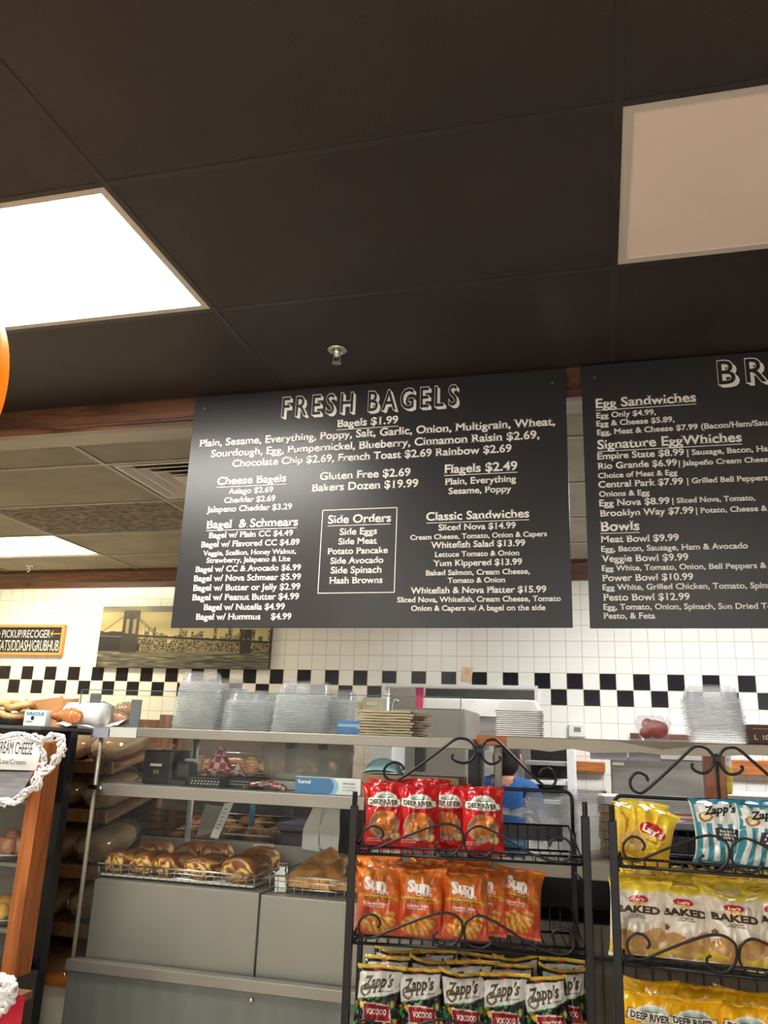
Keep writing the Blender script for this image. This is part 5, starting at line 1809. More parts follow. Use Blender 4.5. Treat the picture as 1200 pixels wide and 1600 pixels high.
for x in (p[0] - .02, p[0] + .87):
    for y in (3.93, 4.47):
        part('leg', MB().box(x - .015, x + .015, y - .015, y + .015, 0, zs - .041), M['steel'], st)
# sheet-pan rack
a, b = W(813, 1170, 4.75), W(840, 1240, 4.75)
pr_ = thing('sheet_pan_rack', 'white slatted sheet-pan rack in the kitchen beside the person in blue', 'rack', ((a[0] + b[0]) / 2, 4.9, 0))
for x in (a[0], b[0] + .18):
    for y in (4.75, 5.2):
        part('upright', MB().box(x - .018, x + .018, y - .018, y + .018, 0, 1.38), M['steel'] if x == a[0] else M['white'], pr_)
for k in range(10):
    z = .35 + k * .1
    part('pan', MB().box(a[0] + .02, b[0] + .16, 4.74, 5.2, z, z + .022, bev=.003), M['white'] if k % 3 else M['steel_dull'], pr_)
part('dark_back', MB().box(a[0] + .02, b[0] + .16, 5.205, 5.215, .3, 1.36), M['black_plastic'], pr_)
# prep fixtures behind the hatch and between case and hatch
a, b = W(640, 1090, 6.3), W(850, 1122, 6.3)
oven = thing('steel_hood', 'white and steel kitchen hood seen through the hatch in the tiled wall', 'hood', ((a[0] + b[0]) / 2, 6.5, 0))
part('front', MB().box(wx(661, 1100, 6.3), b[0] + .3, 6.3, 7.0, b[2], a[2], bev=.004), M['white'], oven)
part('vent_row', MB().box(wx(665, 1080, 6.36), b[0] + .3, 6.36, 6.9, a[2] + .001, a[2] + .15), M['vent_dark'], oven)
part('side_panel', MB().box(wx(602, 1100, 6.4), wx(652, 1100, 6.4), 6.4, 6.9, 0, wz(620, 1070, 6.4) + .3, bev=.004), M['steel'], oven)
part('lower_body', MB().box(wx(663, 1140, 6.4), b[0] + .3, 6.4, 7.0, 0, b[2] - .002), M['steel_dull'], oven)
p0, p1 = W(650, 1074, 5.8), W(661, 1116, 5.8)
solo('pink_strip', MB().box(p0[0], p1[0], 5.79, 5.81, p1[2] - .04, HZ1 - .0125, bev=.003), mat('hot_pink_plastic', (236, 62, 130), .4, emit=0), 'hot pink strip hanging in the kitchen hatch', 'strip')
_q = W(617, 1100, 6.2)
sk_ = thing('sink', 'steel sink cabinet under the faucet behind the hatch', 'sink', (_q[0], 6.2, 0))
part('cabinet', MB().box(_q[0] - .25, _q[0] + .12, 6.0, 6.35, 0, _q[2] - .12, bev=.004), M['steel_dull'], sk_)
part('rim', MB().box(_q[0] - .26, _q[0] + .13, 5.99, 6.36, _q[2] - .119, _q[2] - .081, bev=.004), M['steel'], sk_)
fa = thing('faucet', 'small chrome faucet in front of the steel panel in the hatch', 'faucet', tuple(W(612, 1106, 6.2)))
p = W(617, 1100, 6.2)
part('spout', MB().tube(smoothpath([(p[0] - .02, 6.2, p[2] - .08), (p[0] - .02, 6.2, p[2]), (p[0], 6.2, p[2] + .035), (p[0] + .03, 6.2, p[2] + .02)]), .01, 8), M['chrome'], fa, True)
part('lever', MB().tube([(p[0] - .02, 6.2, p[2]), (p[0] - .05, 6.19, p[2] + .02)], .006, 6), M['chrome'], fa, True)
# paper towel dispenser on the wall
a, b = W(566, 1089, 5.56), W(596, 1117, 5.56)
dp = thing('towel_dispenser', 'cream paper towel dispenser on the tiled wall left of the hatch', 'dispenser', ((a[0] + b[0]) / 2, 5.64, b[2]))
part('housing', MB().box(a[0], b[0], 5.56, YW - .001, b[2], a[2], bev=.015), M['cream'], dp)
part('window', MB().box(a[0] + .03, b[0] - .03, 5.553, 5.5595, b[2] + .06, a[2] - .03, bev=.004), mat('cream_window', (232, 226, 196), .2), dp)
a, b = W(540, 1095, 5.6), W(560, 1112, 5.6)
solo('wall_switch', MB().box(a[0], b[0], 5.69, YW - .001, b[2], a[2], bev=.006), M['cream'], 'cream plate on the tiled wall above the blue box', 'switch')
a, b = W(888, 1131, 5.68), W(915, 1147, 5.68)
th = thing('thermostat', 'white thermostat on the tiled wall right of the foam boxes', 'thermostat', ((a[0] + b[0]) / 2, 5.7, b[2]))
part('housing', MB().box(a[0], b[0], 5.685, YW - .001, b[2] - .02, a[2], bev=.006), M['white'], th)
part('screen', MB().box(a[0] + .035, b[0] - .03, 5.682, 5.6845, b[2] + .012, a[2] - .02), mat('lcd_grey', (128, 132, 116), .3), th)
q = [W(722, 1041, 5.70), W(739, 1043, 5.70), W(735, 1067, 5.70), W(720, 1064, 5.70)]
solo('paper_note', MB().add([(v[0], YW - .004, v[2]) for v in q] + [(v[0], YW - .0025, v[2]) for v in q], [(0, 1, 2, 3), (7, 6, 5, 4), (0, 4, 5, 1), (1, 5, 6, 2), (2, 6, 7, 3), (3, 7, 4, 0)]), mat('tan_note', (232, 206, 160), .7, var=.08, vscale=20), 'small tan paper note on the tiled wall under the first menu board', 'note')
# white and steel fronts under the hatch
a, b = W(575, 1172, 4.6), W(612, 1240, 4.6)
solo('white_cabinet', MB().box(a[0], b[0], 4.6, 5.0, .05, 1.5, bev=.01), M['white'], 'white kitchen cabinet seen between the deli case shelves', 'cabinet')
a, b = W(612, 1172, 4.9), W(700, 1240, 4.9)
rf = thing('steel_fridge', 'stainless refrigerator seen between the deli case shelves above the red bags', 'refrigerator', ((a[0] + b[0]) / 2, 5.2, 0))
part('body', MB().box(a[0], b[0] + .1, 4.9, 5.5, .05, 1.55, bev=.01), M['steel'], rf)
c = wx(656, 1200, 4.89)
part('handle', MB().box(c - .03, c + .03, 4.87, 4.899, wz(656, 1205, 4.89), wz(656, 1172, 4.89) + .1, bev=.01), M['vent_dark'], rf)

# ------------------------------------------------------------------ bread racks behind the deli case
M['bread'] = mat('bagel_crust', (196, 138, 84), .5, col2=(142, 86, 46), vscale=18, bump=.25, bscale=60, coat=.1)
M['bread2'] = mat('seeded_bagel_crust', (206, 160, 108), .6, col2=(150, 104, 64), vscale=45, bump=.5, bscale=90)


def bagel_mesh(m, seed):
    b = MB()
    R, r, n, k = .038, .024, 22, 12
    v, f = [], []
    for i in range(n):
        a = 2 * PI * i / n
        q = 1 + .06 * math.sin(3 * a + seed)
        for j in range(k):
            c = 2 * PI * j / k
            v.append(((R + r * math.cos(c) * q) * math.cos(a), (R + r * math.cos(c) * q) * math.sin(a), r * .9 * math.sin(c) + r * .9))
    for i in range(n):
        for j in range(k):
            f.append((i * k + j, ((i + 1) % n) * k + j, ((i + 1) % n) * k + (j + 1) % k, i * k + (j + 1) % k))
    return mesh_of('bagel', b.add(v, f), m, True)


BG = [bagel_mesh(M['bread'], 0), bagel_mesh(M['bread2'], 1), bagel_mesh(M['bread'], 2)]
RY = 3.35
rx0, rx1 = wx(172, 1260, RY), wx(500, 1290, RY)
bk = thing('bagel_rack', 'wooden bagel rack with chrome wire bins behind the deli case', 'rack', ((rx0 + rx1) / 2, RY + .2, 0))
for px in (176, 246):
    x = wx(px, 1270, RY)
    part('wood_post', MB().box(x - .028, x + .028, RY - .02, RY + .02, 0, 1.42, bev=.002), M['brownwood'], bk)
for px in (448, 500):
    x = wx(px, 1290, RY)
    part('dark_post', MB().box(x - .02, x + .02, RY - .02, RY + .02, 0, 1.42, bev=.002), M['black_plastic'], bk)
part('back_panel', MB().box(rx0, rx1, RY + .42, RY + .44, 0, 1.42), mat('dark_back_board', (124, 104, 90), .6), bk)
levels = [.60, .82, wz(350, 1316, RY + .08), wz(350, 1222, RY + .08)]
for z in levels:
    part('bin_floor', MB().box(rx0, rx1, RY + .025, RY + .41, z - .008, z), M['steel_dull'], bk)
for z in levels:
    w = MB()
    for k in range(5):
        zz = z + .022 + .026 * k
        w.tube([(rx0, RY - .024, zz), (rx1, RY - .024, zz)], .0022, 6)
    part('wire_front', w, M['chrome'], bk, True)
rs = np.random.RandomState(5)
for li, z in enumerate(levels[1:]):
    nb = 0
    for row in range(2):
        for k in range(11):
            x = rx0 + .07 + (rx1 - rx0 - .14) * k / 10 + rs.uniform(-.015, .015)
            if abs(x - wx(246, 1270, RY)) < .05: continue
            o = bpy.data.objects.new('bagel', BG[rs.randint(3)])
            COL.objects.link(o)
            o.location = (x, RY + .085 + .11 * row + rs.uniform(-.01, .01), z + .012 + .028 * row)
            o.rotation_euler = (rs.uniform(.5, 1.1), rs.uniform(-.4, .4), rs.uniform(0, 6))
            setp(o, 'bagel in the %s wire bin behind the deli case, %s row' % (['lower', 'middle', 'upper'][li], ['front', 'rear'][row]), 'bagel', 'bagels in the %s bin, %s row' % (['lower', 'middle', 'upper'][li], ['front', 'rear'][row]))
p = W(394, 1275, RY - .03)
solo('bin_tag', MB().box(p[0] - .012, p[0] + .012, RY - .034, RY - .029, p[2] - .04, p[2] + .045, bev=.002), mat('teal_tag', (58, 128, 160), .45), 'small teal tag clipped on the chrome bagel bin', 'tag')
# crate and coat by the turnovers
a, b = W(437, 1297, 3.15), W(500, 1345, 3.15)
kt = thing('storage_bin', 'purple-grey plastic bin behind the hanging white sheet', 'bin', ((a[0] + b[0]) / 2, 3.22, 0))
part('body', MB().box(a[0], b[0] + .05, 3.12, 3.32, .6, a[2] + .0, bev=.02), mat('purple_grey', (104, 84, 104), .4), kt)
part('lid', MB().box(a[0] - .005, b[0] + .055, 3.115, 3.325, a[2] + .001, a[2] + .03, bev=.012), mat('slate_lid', (110, 108, 124), .35), kt)
part('stand', MB().box(a[0] + .02, b[0] + .03, 3.14, 3.30, 0, .599), M['steel_dull'], kt)
p = W(545, 1300, 3.0)
ap = thing('dark_apron', 'dark cloth apron hanging at the back right of the deli case', 'apron', (p[0], 3.0, p[2] - .15))
U, V = np.meshgrid(np.linspace(-1, 1, 12), np.linspace(0, 1, 12))
part('cloth', MB().grid(p[0] + .02 + U * (.09 - .03 * V), 3.0 + .02 * np.sin(U * 6), MIDZ0 + .02 - V * .20 - .05 * (U > 0) * V), mat('charcoal_cloth', (44, 46, 52), .8, bump=.2), ap, True)
part('hook', MB().tube([(p[0], 3.0, MIDZ0 + .02), (p[0], 3.0, MIDZ0 + .06)], .004, 6), M['chrome'], ap)
# slanted bread bins left of the case
SXa, SXb = wx(108, 1300, 2.95), wx(146, 1300, 2.95) + .03
lx0, lx1 = -2.75, -1.845
sb = thing('bread_shelf', 'brown wooden shelf with tilted trays of bagged bread between the two glass cases', 'shelf', ((lx0 + lx1) / 2, 3.2, 0))
part('rear_post', MB().box(lx1 - .03, lx1, 3.44, 3.479, 0, 1.40), M['brownwood'], sb)
part('side_board', MB().box(lx0 - .02, lx0, 2.92, 3.5, 0, 1.40), M['brownwood'], sb)
tz_ = wz(85, 1531, 2.72)
part('base_panel', MB().box(lx0, -1.735, 2.72, 2.74, 0, tz_ - .015), M['cream'], sb, label='cream base panel')
part('base_trim', MB().box(lx0, -1.735, 2.705, 2.745, tz_ - .014, tz_ + .016), M['orangewood_h'], sb)
part('base_board', MB().box(lx0, -1.735, 2.746, 3.479, tz_ - .02, tz_ + .01), M['brownwood'], sb)
part('back_panel', MB().box(lx0, lx1, 3.48, 3.50, .5, 1.40), M['brownwood'], sb)
for k, z in enumerate((.60, .80, 1.0, 1.18)):
    m = MB().box(lx0 + .002, lx1 - .002, -.0, .48, 0, .015).box(lx0 + .002, lx1 - .002, -.012, 0, 0, .045)
    m.xf(Matrix.Translation((0, 2.95, z)) @ Matrix.Rotation(.22, 4, 'X'))
    part('tilted_tray', m, M['brownwood'], sb)
loaf = MB()
u, v = np.linspace(0, PI, 16), np.linspace(0, 2 * PI, 20)
U, V = np.meshgrid(u, v, indexing='ij')
def se_(t, e): return np.sign(t) * np.abs(t) ** e
loaf.grid(.075 * se_(np.sin(U), .4) * se_(np.cos(V), .8), -.13 * se_(np.cos(U), .6), .05 + .05 * se_(np.sin(U), .4) * se_(np.sin(V), .8))
loaf_me = mesh_of('bread_loaf', loaf, mat('loaf_crust', (186, 136, 88), .5, col2=(222, 188, 142), vscale=6), True)
bagm = MB()
rs = np.random.RandomState(8)
bagm.grid(.084 * se_(np.sin(U), .4) * se_(np.cos(V), .8), -.15 * se_(np.cos(U), .6), .058 + .058 * se_(np.sin(U), .4) * se_(np.sin(V), .8) + .006 * np.sin(7 * V + 5 * U))
bagm.tube([(0, .14, .055), (.01, .17, .06), (.0, .20, .05)], [.02, .008, .022], 8)
bagm_me = mesh_of('wrapper', bagm, M['poly'], True)
first = None
for k, z in enumerate((.60, .80, 1.0, 1.18)):
    for j in range(4):
        x = lx1 - .10 - j * .175
        if first is None:
            first = thing('bagged_loaf', 'x', 'bread', (0, 0, 0))
            for nm, me in (('loaf', loaf_me), ('wrapper', bagm_me)):
                c = bpy.data.objects.new(nm, me); COL.objects.link(c); c.parent = first
            o = first
        else:
            o = dup(first, (0, 0, 0))
        o.location = (x, 2.95 + .19, z + .19 * math.sin(.22) + .018)
        o.rotation_euler = (.22, 0, 0)
        setp(o, 'bagged loaf of bread on the %s tilted tray, %s from the right' % (['bottom', 'second', 'third', 'top'][k], ['first', 'second', 'third', 'fourth'][j]), 'bread', 'bagged loaves on the brown shelf')

# ------------------------------------------------------------------ left bakery case, nearer the photographer
LY = 2.47
px_ = lambda a, b, Y: float(W(a, b, Y)[0])
bx1 = px_(111, 1150, LY)
lc = thing('bakery_case', 'honey oak framed bakery case with a black corner post at the left picture edge', 'display case', (bx1 - .6, LY + .2, 0))
tz = wz(60, 1141, LY)
part('corner_post', MB().box(bx1 - .048, bx1, LY, LY + .04, 0, tz - .001, bev=.002), M['black_metal'], lc)
part('top_ledge', MB().box(bx1 - 1.3, bx1 - .002, LY - .16, LY + .45, tz, tz + .012, bev=.002), mat('grey_ledge', (96, 94, 90), .4, .4), lc)
part('top_trim', MB().box(bx1 - 1.3, bx1 - .049, LY - .16, LY - .14, tz - .035, tz - .001), M['black_metal'], lc)
ox = px_(36, 1280, LY - .14)
ox1 = px_(57, 1280, LY - .14)
oz0 = wz(30, 1532, LY - .14)
part('oak_post', MB().box(ox, ox1, LY - .14, LY - .06, oz0, tz - .036, bev=.003), M['orangewood'], lc)
part('base', MB().box(bx1 - 1.3, ox1 - .004, LY - .15, LY - .02, 0, oz0 - .001), mat('dark_base_board', (72, 64, 58), .5), lc)
part('base_cap', MB().box(ox, bx1 - .05, LY - .155, LY - .02, oz0 - .0005, oz0 + .008), mat('brass_cap', (150, 128, 84), .4, .5), lc)
part('case_glass', MB().box(bx1 - 1.3, ox - .001, LY - .11, LY - .106, oz0 + .009, tz - .036), M['glass'], lc)
part('rear_panel', MB().box(bx1 - 1.3, bx1 - .05, LY + .05, LY + .06, 0, tz - .001), mat('case_back', (112, 104, 98), .5), lc)
sz = [wz(10, 1340, LY), wz(10, 1440, LY), wz(10, 1245, LY)]
for z in sz:
    part('case_shelf', MB().box(bx1 - 1.3, ox - .002, LY - .09, LY + .049, z - .012, z, bev=.002), M['trim_steel'], lc)


def pastry(px, py, Y, r, h, label, mm, plate=True):
    p = W(px, py, Y)
    z = min((q for q in sz), key=lambda q: abs(q - p[2]))
    t = thing('pastry_plate' if plate else 'pastry', label, 'pastry', (p[0], Y, z))
    if plate:
        part('plate', MB().lathe([(.001, .004), (r * .8, .004), (r * 1.15, .018), (r * 1.17, .02), (r * .82, .001), (.001, .001)], 32, (p[0], Y, z + .001)), M['white'], t, True)
    rs = np.random.RandomState(int(px + py))
    for k in range(5):
        a = k * 2 * PI / 5
        part('pastry', MB().ell((p[0] + r * .45 * math.cos(a), Y + r * .45 * math.sin(a), z + .02 + h * .4), (r * .42, r * .36, h * .5), 14, 8), mm, t, True)
    part('pastry', MB().ell((p[0], Y, z + .02 + h * .8), (r * .45, r * .4, h * .5), 14, 8), mm, t, True)
    return t


M['pink_pastry'] = mat('glazed_pastry', (206, 150, 118), .4, col2=(160, 92, 66), vscale=20, bump=.3, coat=.2)
M['yellow_pastry'] = mat('cheese_pastry', (232, 186, 84), .5, col2=(206, 140, 50), vscale=14, bump=.3)
pastry(16, 1335, LY - .02, .06, .055, 'plate of pinkish pastries on the middle shelf of the oak case', M['pink_pastry'])
pastry(6, 1435, LY - .02, .06, .05, 'plate of yellow cheese pastries on the lower shelf of the oak case', M['yellow_pastry'])
pastry(14, 1243, LY - .02, .06, .04, 'plate of small brown rolls on the upper shelf of the oak case', M['bread'])
# white sign with tulle drape
SYN = LY - .20
sgn = thing('paper_sign', 'white hand lettered cream cheese sign on the front of the oak case', 'sign', tuple(W(0, 1230, SYN)))
q = [W(-60, 1148, SYN), W(70, 1152, SYN), W(56, 1204, SYN), W(-66, 1200, SYN)]
part('sheet', MB().add([tuple(v) for v in q] + [(v[0], v[1] + .003, v[2]) for v in q], [(0, 1, 2, 3), (7, 6, 5, 4), (0, 4, 5, 1), (1, 5, 6, 2), (2, 6, 7, 3), (3, 7, 4, 0)]), M['paper'], sgn)
tx = MB()
a, b = W(-6, 1176, SYN), W(50, 1178, SYN)
flat_text(tx, 'CREAM CHEESE', a[0], b[2] - .002, SYN - .0012, width=b[0] - a[0], cap=.036, bold=.0)
c, d = W(0, 1192, SYN), W(40, 1195, SYN)
flat_text(tx, 'Bagels/Lox/Cream', c[0] - .06, d[2], SYN - .0012, width=d[0] - c[0] + .06, bold=.0)
part('lettering', tx, M['ink'], sgn)
q = [W(-66, 1206, SYN + .01), W(52, 1206, SYN + .01), W(24, 1256, SYN + .01), W(-66, 1256, SYN + .01)]
part('silver_sheet', MB().add([tuple(v) for v in q] + [(v[0], v[1] + .003, v[2]) for v in q], [(0, 1, 2, 3), (7, 6, 5, 4), (0, 4, 5, 1), (1, 5, 6, 2), (2, 6, 7, 3), (3, 7, 4, 0)]), mat('silver_grey_sheet', (170, 170, 176), .35, .3, var=.1, vscale=12, stretch=(1, 1, 8)), sgn)
M['tulle'] = mat('white_tulle', (238, 234, 232), .8, bump=.6, bscale=120)


def garland(name, pts, r, label, seed, n=5):
    t = thing(name, label, 'garland', tuple(pts[len(pts) // 2]))
    rs = np.random.RandomState(seed)
    base = smoothpath(pts, 8)
    for k in range(n):
        ph = rs.uniform(0, 6, 3)
        P = [b + np.array([r * math.sin(i * .55 + ph[0]), -.012 + r * .5 * math.cos(i * .7 + ph[1]), r * math.cos(i * .43 + ph[2])]) for i, b in enumerate(base)]
        R = [r * (.34 + .16 * math.sin(i * 1.9 + ph[1])) for i in range(len(P))]
        part('ruffle', MB().tube(P, R, 7), M['tulle'], t, True)
    return t


GY = SYN - .03
garland('tulle_garland', [W(-30, 1146, GY), W(20, 1150, GY), W(55, 1153, GY), (W(88, 1152, GY)), W(101, 1162, GY), W(98, 1178, GY), W(84, 1195, GY), W(70, 1210, GY), W(60, 1228, GY), W(40, 1244, GY), W(18, 1252, GY), W(-15, 1258, GY)], .011, 'white ruffled tulle garland draped round the cream cheese sign', 4, 6)
garland('tulle_garland', [W(66, 1154, GY + .005), W(68, 1170, GY + .005), W(72, 1188, GY + .005), W(66, 1206, GY + .005), W(58, 1222, GY + .005)], .010, 'short white tulle strand inside the corner of the garland', 9, 4)
garland('tulle_garland', [W(-30, 1532, GY - .1), W(4, 1535, GY - .1), W(17, 1541, GY - .1), W(18, 1555, GY - .1), W(8, 1568, GY - .1), W(-12, 1578, GY - .1)], .018, 'white tulle ruffle at the lower left corner over red cloth', 14, 6)
a, b = W(-40, 1545, GY - .06), W(36, 1600, GY - .06)
U, V = np.meshgrid(np.linspace(0, 1, 20), np.linspace(0, 1, 6))
tb = thing('skirted_table', 'small table with a red cloth skirt at the lower left corner', 'table', (a[0] + .05, GY + .03, 0))
part('cloth', MB().grid(a[0] - .2 + (b[0] - a[0] + .2) * U, GY - .06 + .008 * np.sin(U * 30), a[2] * (1 - V) + .02 * V), mat('red_cloth', (186, 22, 48), .75), tb, True)
part('table_top', MB().box(a[0] - .2, b[0] - .04, GY - .05, GY + .02, a[2] - .03, a[2] - .01), M['brownwood'], tb)
for x in (a[0] - .18, b[0] - .08):
    part('leg', MB().box(x, x + .03, GY - .03, GY, 0, a[2] - .031), M['brownwood'], tb)

# things on top of the oak case
TZ = tz + .0125
a, b = W(36, 1096, LY + .1), W(88, 1137, LY + .1)
kb = thing('kraft_bag', 'open brown paper bag on the oak case behind the small white box', 'paper bag', ((a[0] + b[0]) / 2, LY + .16, TZ))
m = MB()
w_, d_, h_ = (b[0] - a[0]), .10, a[2] - TZ
n = 28
ring = rrect(w_, d_, .012, 7)
vv = []
for r, z in ((1, .001), (1.0, h_ * .5), (1.03, h_ * .85)):
    vv += [(x * r + (a[0] + b[0]) / 2, y * r + LY + .16, TZ + z) for x, y in ring]
vv += [(x * 1.06 + (a[0] + b[0]) / 2, y * 1.06 + LY + .16, TZ + h_ * (1.08 + .10 * math.sin(i * .9) + (.25 * max(0, x / w_ + .1)))) for i, (x, y) in enumerate(ring)]
ff = []
for i in range(3):
    for k in range(n):
        l = (k + 1) % n
        ff.append((i * n + k, i * n + l, (i + 1) * n + l, (i + 1) * n + k))
part('bag', m.add(vv, ff), mat('brown_paper', (206, 150, 96), .75, var=.06, bump=.3, bscale=25), kb)
a, b = W(39, 1109, LY + .0), W(69, 1138, LY + .0)
fb_ = thing('dispenser_box', 'small white carton with teal lettering and a round hole on the oak case', 'box', ((a[0] + b[0]) / 2, LY + .03, TZ))
part('carton', MB().box(a[0], b[0], LY, LY + .035, TZ + .0005, a[2], bev=.002), M['white'], fb_)
cx_, cz_ = (a[0] + b[0]) / 2 - .008, (a[2] + TZ) / 2
part('hole', MB().add([(cx_ + .007 * math.cos(k * PI / 10), LY - .0008, cz_ + .007 * math.sin(k * PI / 10)) for k in range(20)], [tuple(range(20))]), M['ink'], fb_)
tx = MB()
flat_text(tx, 'WINCOUR', a[0] + .008, a[2] - .018, LY - .001, width=b[0] - a[0] - .014, cap=.011, bold=.04)
part('lettering', tx, mat('teal_print', (50, 150, 178)), fb_)
tx = MB()
flat_text(tx, '5-5/8 in.', a[0] + .01, TZ + .012, LY - .001, cap=.006, bold=.02)
part('small_print', tx, M['ink'], fb_)
p0, p1 = W(74, 1106, LY + .14), W(131, 1110, LY + .14)
rl = thing('paper_roll', 'roll of white wrapping paper lying on the case tops', 'paper roll', ((p0[0] + p1[0]) / 2, LY + .14, TZ))
zr = TZ + .046
part('roll', MB().tube([(p0[0], LY + .16, zr), (p1[0] + .07, LY + .16, zr)], .044, 28), M['paper'], rl, True)
part('core', MB().tube([(p0[0] - .004, LY + .16, zr), (p0[0] - .0005, LY + .16, zr)], .016, 16), M['kraft_dark'], rl)
part('cutter_bar', MB().box(p0[0], p1[0] + .07, LY + .205, LY + .225, TZ + .001, TZ + .085, bev=.003), M['steel'], rl)
# wrapped croissants
M['croissant'] = mat('croissant_crust', (212, 140, 74), .4, col2=(164, 92, 44), vscale=16, bump=.3, coat=.2)


def croissant(c, L, yaw, label, wrapped):
    t = thing('wrapped_croissant' if wrapped else 'croissant', label, 'pastry', c)
    m = MB()
    N = 26
    P, R = [], []
    for i in range(N):
        s = i / (N - 1) * 2 - 1
        x, y = L / 2 * s, .03 * (1 - s * s)
        P.append((c[0] + x * math.cos(yaw) - y * math.sin(yaw), c[1] + x * math.sin(yaw) + y * math.cos(yaw), c[2] + .026))
        R.append(max(.004, .027 * math.sqrt(max(0, 1 - abs(s) ** 1.7)) * (1 + .13 * math.sin(i * 1.6))))
    part('pastry', m.tube(P, R, 12), M['croissant'], t, True)
    if wrapped:
        R2_ = [r * 1.18 + .004 for r in R]
        part('film', MB().tube(P, R2_, 12), M['poly'], t, True)
    return t


cz = TZ + .002
p = W(98, 1128, LY + .02)
croissant((p[0], LY + .03, TZ + .012), .11, .1, 'golden croissant lying on white paper left of the glass guard', False)
for i, (px, py, Yc, yw, lab) in enumerate([(147, 1118, 2.75, .3, 'left'), (188, 1118, 2.80, -.25, 'right'), (170, 1134, 2.69, .1, 'front')]):
    p = W(px, py, Yc)
    croissant((p[0], Yc, TOPZ1 + .003 + (.03 if i < 2 else 0)), .13, yw, 'film-wrapped croissant on the deli case behind the glass guard, %s one' % lab, True)
U, V = np.meshgrid(np.linspace(0, 1, 14), np.linspace(0, 1, 8))
a, b = W(86, 1134, LY + .0), W(128, 1138, LY)
solo('wrapping_sheet', MB().grid(a[0] + (b[0] - a[0]) * U, LY - .03 + .13 * V + .0 * U, TZ + .002 + .008 * np.abs(np.sin(U * 5 + V * 2)) + .02 * (1 - U) ** 3 * V), M['paper'], 'sheet of white paper under the golden croissant', 'paper', smooth=True)
a, b = W(130, 1140, 2.63), W(158, 1108, 2.63)
m = MB().grid(a[0] + .13 * U, 2.64 + .12 * V, TOPZ1 + .002 + .035 * np.sin(PI * V * .5) * (.4 + .6 * U) + .004 * np.sin(U * 8))
solo('wrapping_sheet', m, M['paper'], 'sheet of white paper holding the wrapped croissants on the deli case', 'paper', smooth=True)
# dark tray of pretzel bread at the far left
a, b = W(-50, 1130, LY + .05), W(30, 1140, LY + .05)
tr = thing('bread_tray', 'black tray on the oak case at the left picture edge', 'tray', ((a[0] + b[0]) / 2, LY + .1, TZ))
part('tray', MB().box(a[0], b[0], LY, LY + .2, TZ + .0005, TZ + .022, bev=.006), M['black_plastic'], tr)
rs = np.random.RandomState(4)
for i, (dx, dz) in enumerate(((.0, 0), (-.07, 0), (.03, .03), (-.045, .032), (-.12, .0))):
    x = b[0] - .05 + dx
    P = [(x + .04 * math.cos(t) * (1 + .3 * math.cos(3 * t + i)), LY + .06 + .05 * math.sin(t) + .02 * i * .3, TZ + .038 + dz + .008 * math.sin(2 * t + i)) for t in np.linspace(0, 2 * PI, 22)]
    solo('pretzel', MB().tube(P, .013, 8, closed=True), mat('pale_pretzel', (222, 188, 130), .5, col2=(186, 140, 84), vscale=20) if i == 0 else bpy.data.materials['pale_pretzel'], 'twisted pale pretzel on the black tray, ' + ['right', 'middle', 'upper right', 'upper middle', 'left'][i], 'pretzel', 'pretzels on the black tray', True)
    MB()

# ------------------------------------------------------------------ things on the tiled wall
a0, a1, a2, a3 = W(163, 948, 5.69), W(425, 950, 5.69), W(421, 1046, 5.69), W(150, 1043, 5.69)
xa, xb = (a0[0] + a3[0]) / 2, (a1[0] + a2[0]) / 2
za, zb2 = (a2[2] + a3[2]) / 2, (a0[2] + a0[2]) / 2
pic = thing('bridge_picture', 'canvas picture of a city bridge at dusk in sepia and black on the tiled wall', 'picture', ((xa + xb) / 2, 5.7, za))
part('stretcher', MB().box(xa, xb, 5.6805, YW - .002, za, zb2, bev=.003), mat('canvas_edge', (70, 64, 52), .7), pic)
nu, nv = 420, 160
U, V = np.meshgrid(np.linspace(0, 1, nu), np.linspace(0, 1, nv))
C = mixc((150, 132, 84), (206, 192, 140), np.clip(1.2 - V * .8 + .6 * (vnoise(U, V, 6, 3) - .5), 0, 1))
C = np.where((V > .9)[..., None], mixc((96, 92, 84), (150, 140, 104), vnoise(U, V, 12, 2)), C)
# river
w_ = V < .30
C[w_] = mixc((56, 56, 58), (196, 180, 128), np.clip(.2 + .9 * (vnoise(U * 3, V * 18, 6, 5) - .4) + .8 * (V - .14) * (U > .22), 0, 1))[w_]
# skyline
rs = np.random.RandomState(12)
sk = np.zeros(nu)
i = 96
while i < nu:
    ww = rs.randint(5, 13)
    sk[i:i + ww] = rs.uniform(.40, .66)
    i += ww
b_ = (V < sk[None, :]) & (V > .27)
lit = rs.rand(nv, nu)[(np.arange(nv) // 3)[:, None], (np.arange(nu) // 2)[None, :]] > .55
C[b_] = np.where(lit[..., None], np.array((158, 142, 96.)), np.array((62, 56, 46.)))[b_]
sh = (V < .34 + .1 * vnoise(U, V * 0, 20, 3)) & (V > .27) & (U < .25)
paint(C, sh, (26, 26, 26)); paint(C, (V < .52 + .08 * vnoise(U, V * 0, 26, 9)) & (V > .26) & (U < .16), (30, 30, 30))
deck = .545 - .13 * U
paint(C, np.abs(V - deck) < .018, (40, 36, 32))
paint(C, np.abs(V - deck + .03) < .006, (120, 108, 76))
for c0, ww, hh in ((.185, .05, .93), (.865, .032, .62)):
    k = (np.abs(U - c0) < ww) & (V < hh) & (V > .24)
    arch = (np.abs(np.abs(U - c0) - ww * .42) < ww * .2) & (V < hh - .14) & (V > deck + .03)
    paint(C, k, (48, 42, 34)); paint(C, arch, (150, 134, 92))
t = np.clip((U - .2) / .65, 0, 1)
cab = .90 - 1.55 * t * (1 - t) - .30 * t
for off in (0, .035):
    paint(C, (np.abs(V - cab + off) < .008) & (U > .2) & (U < .86) & (V > deck), (78, 68, 48))
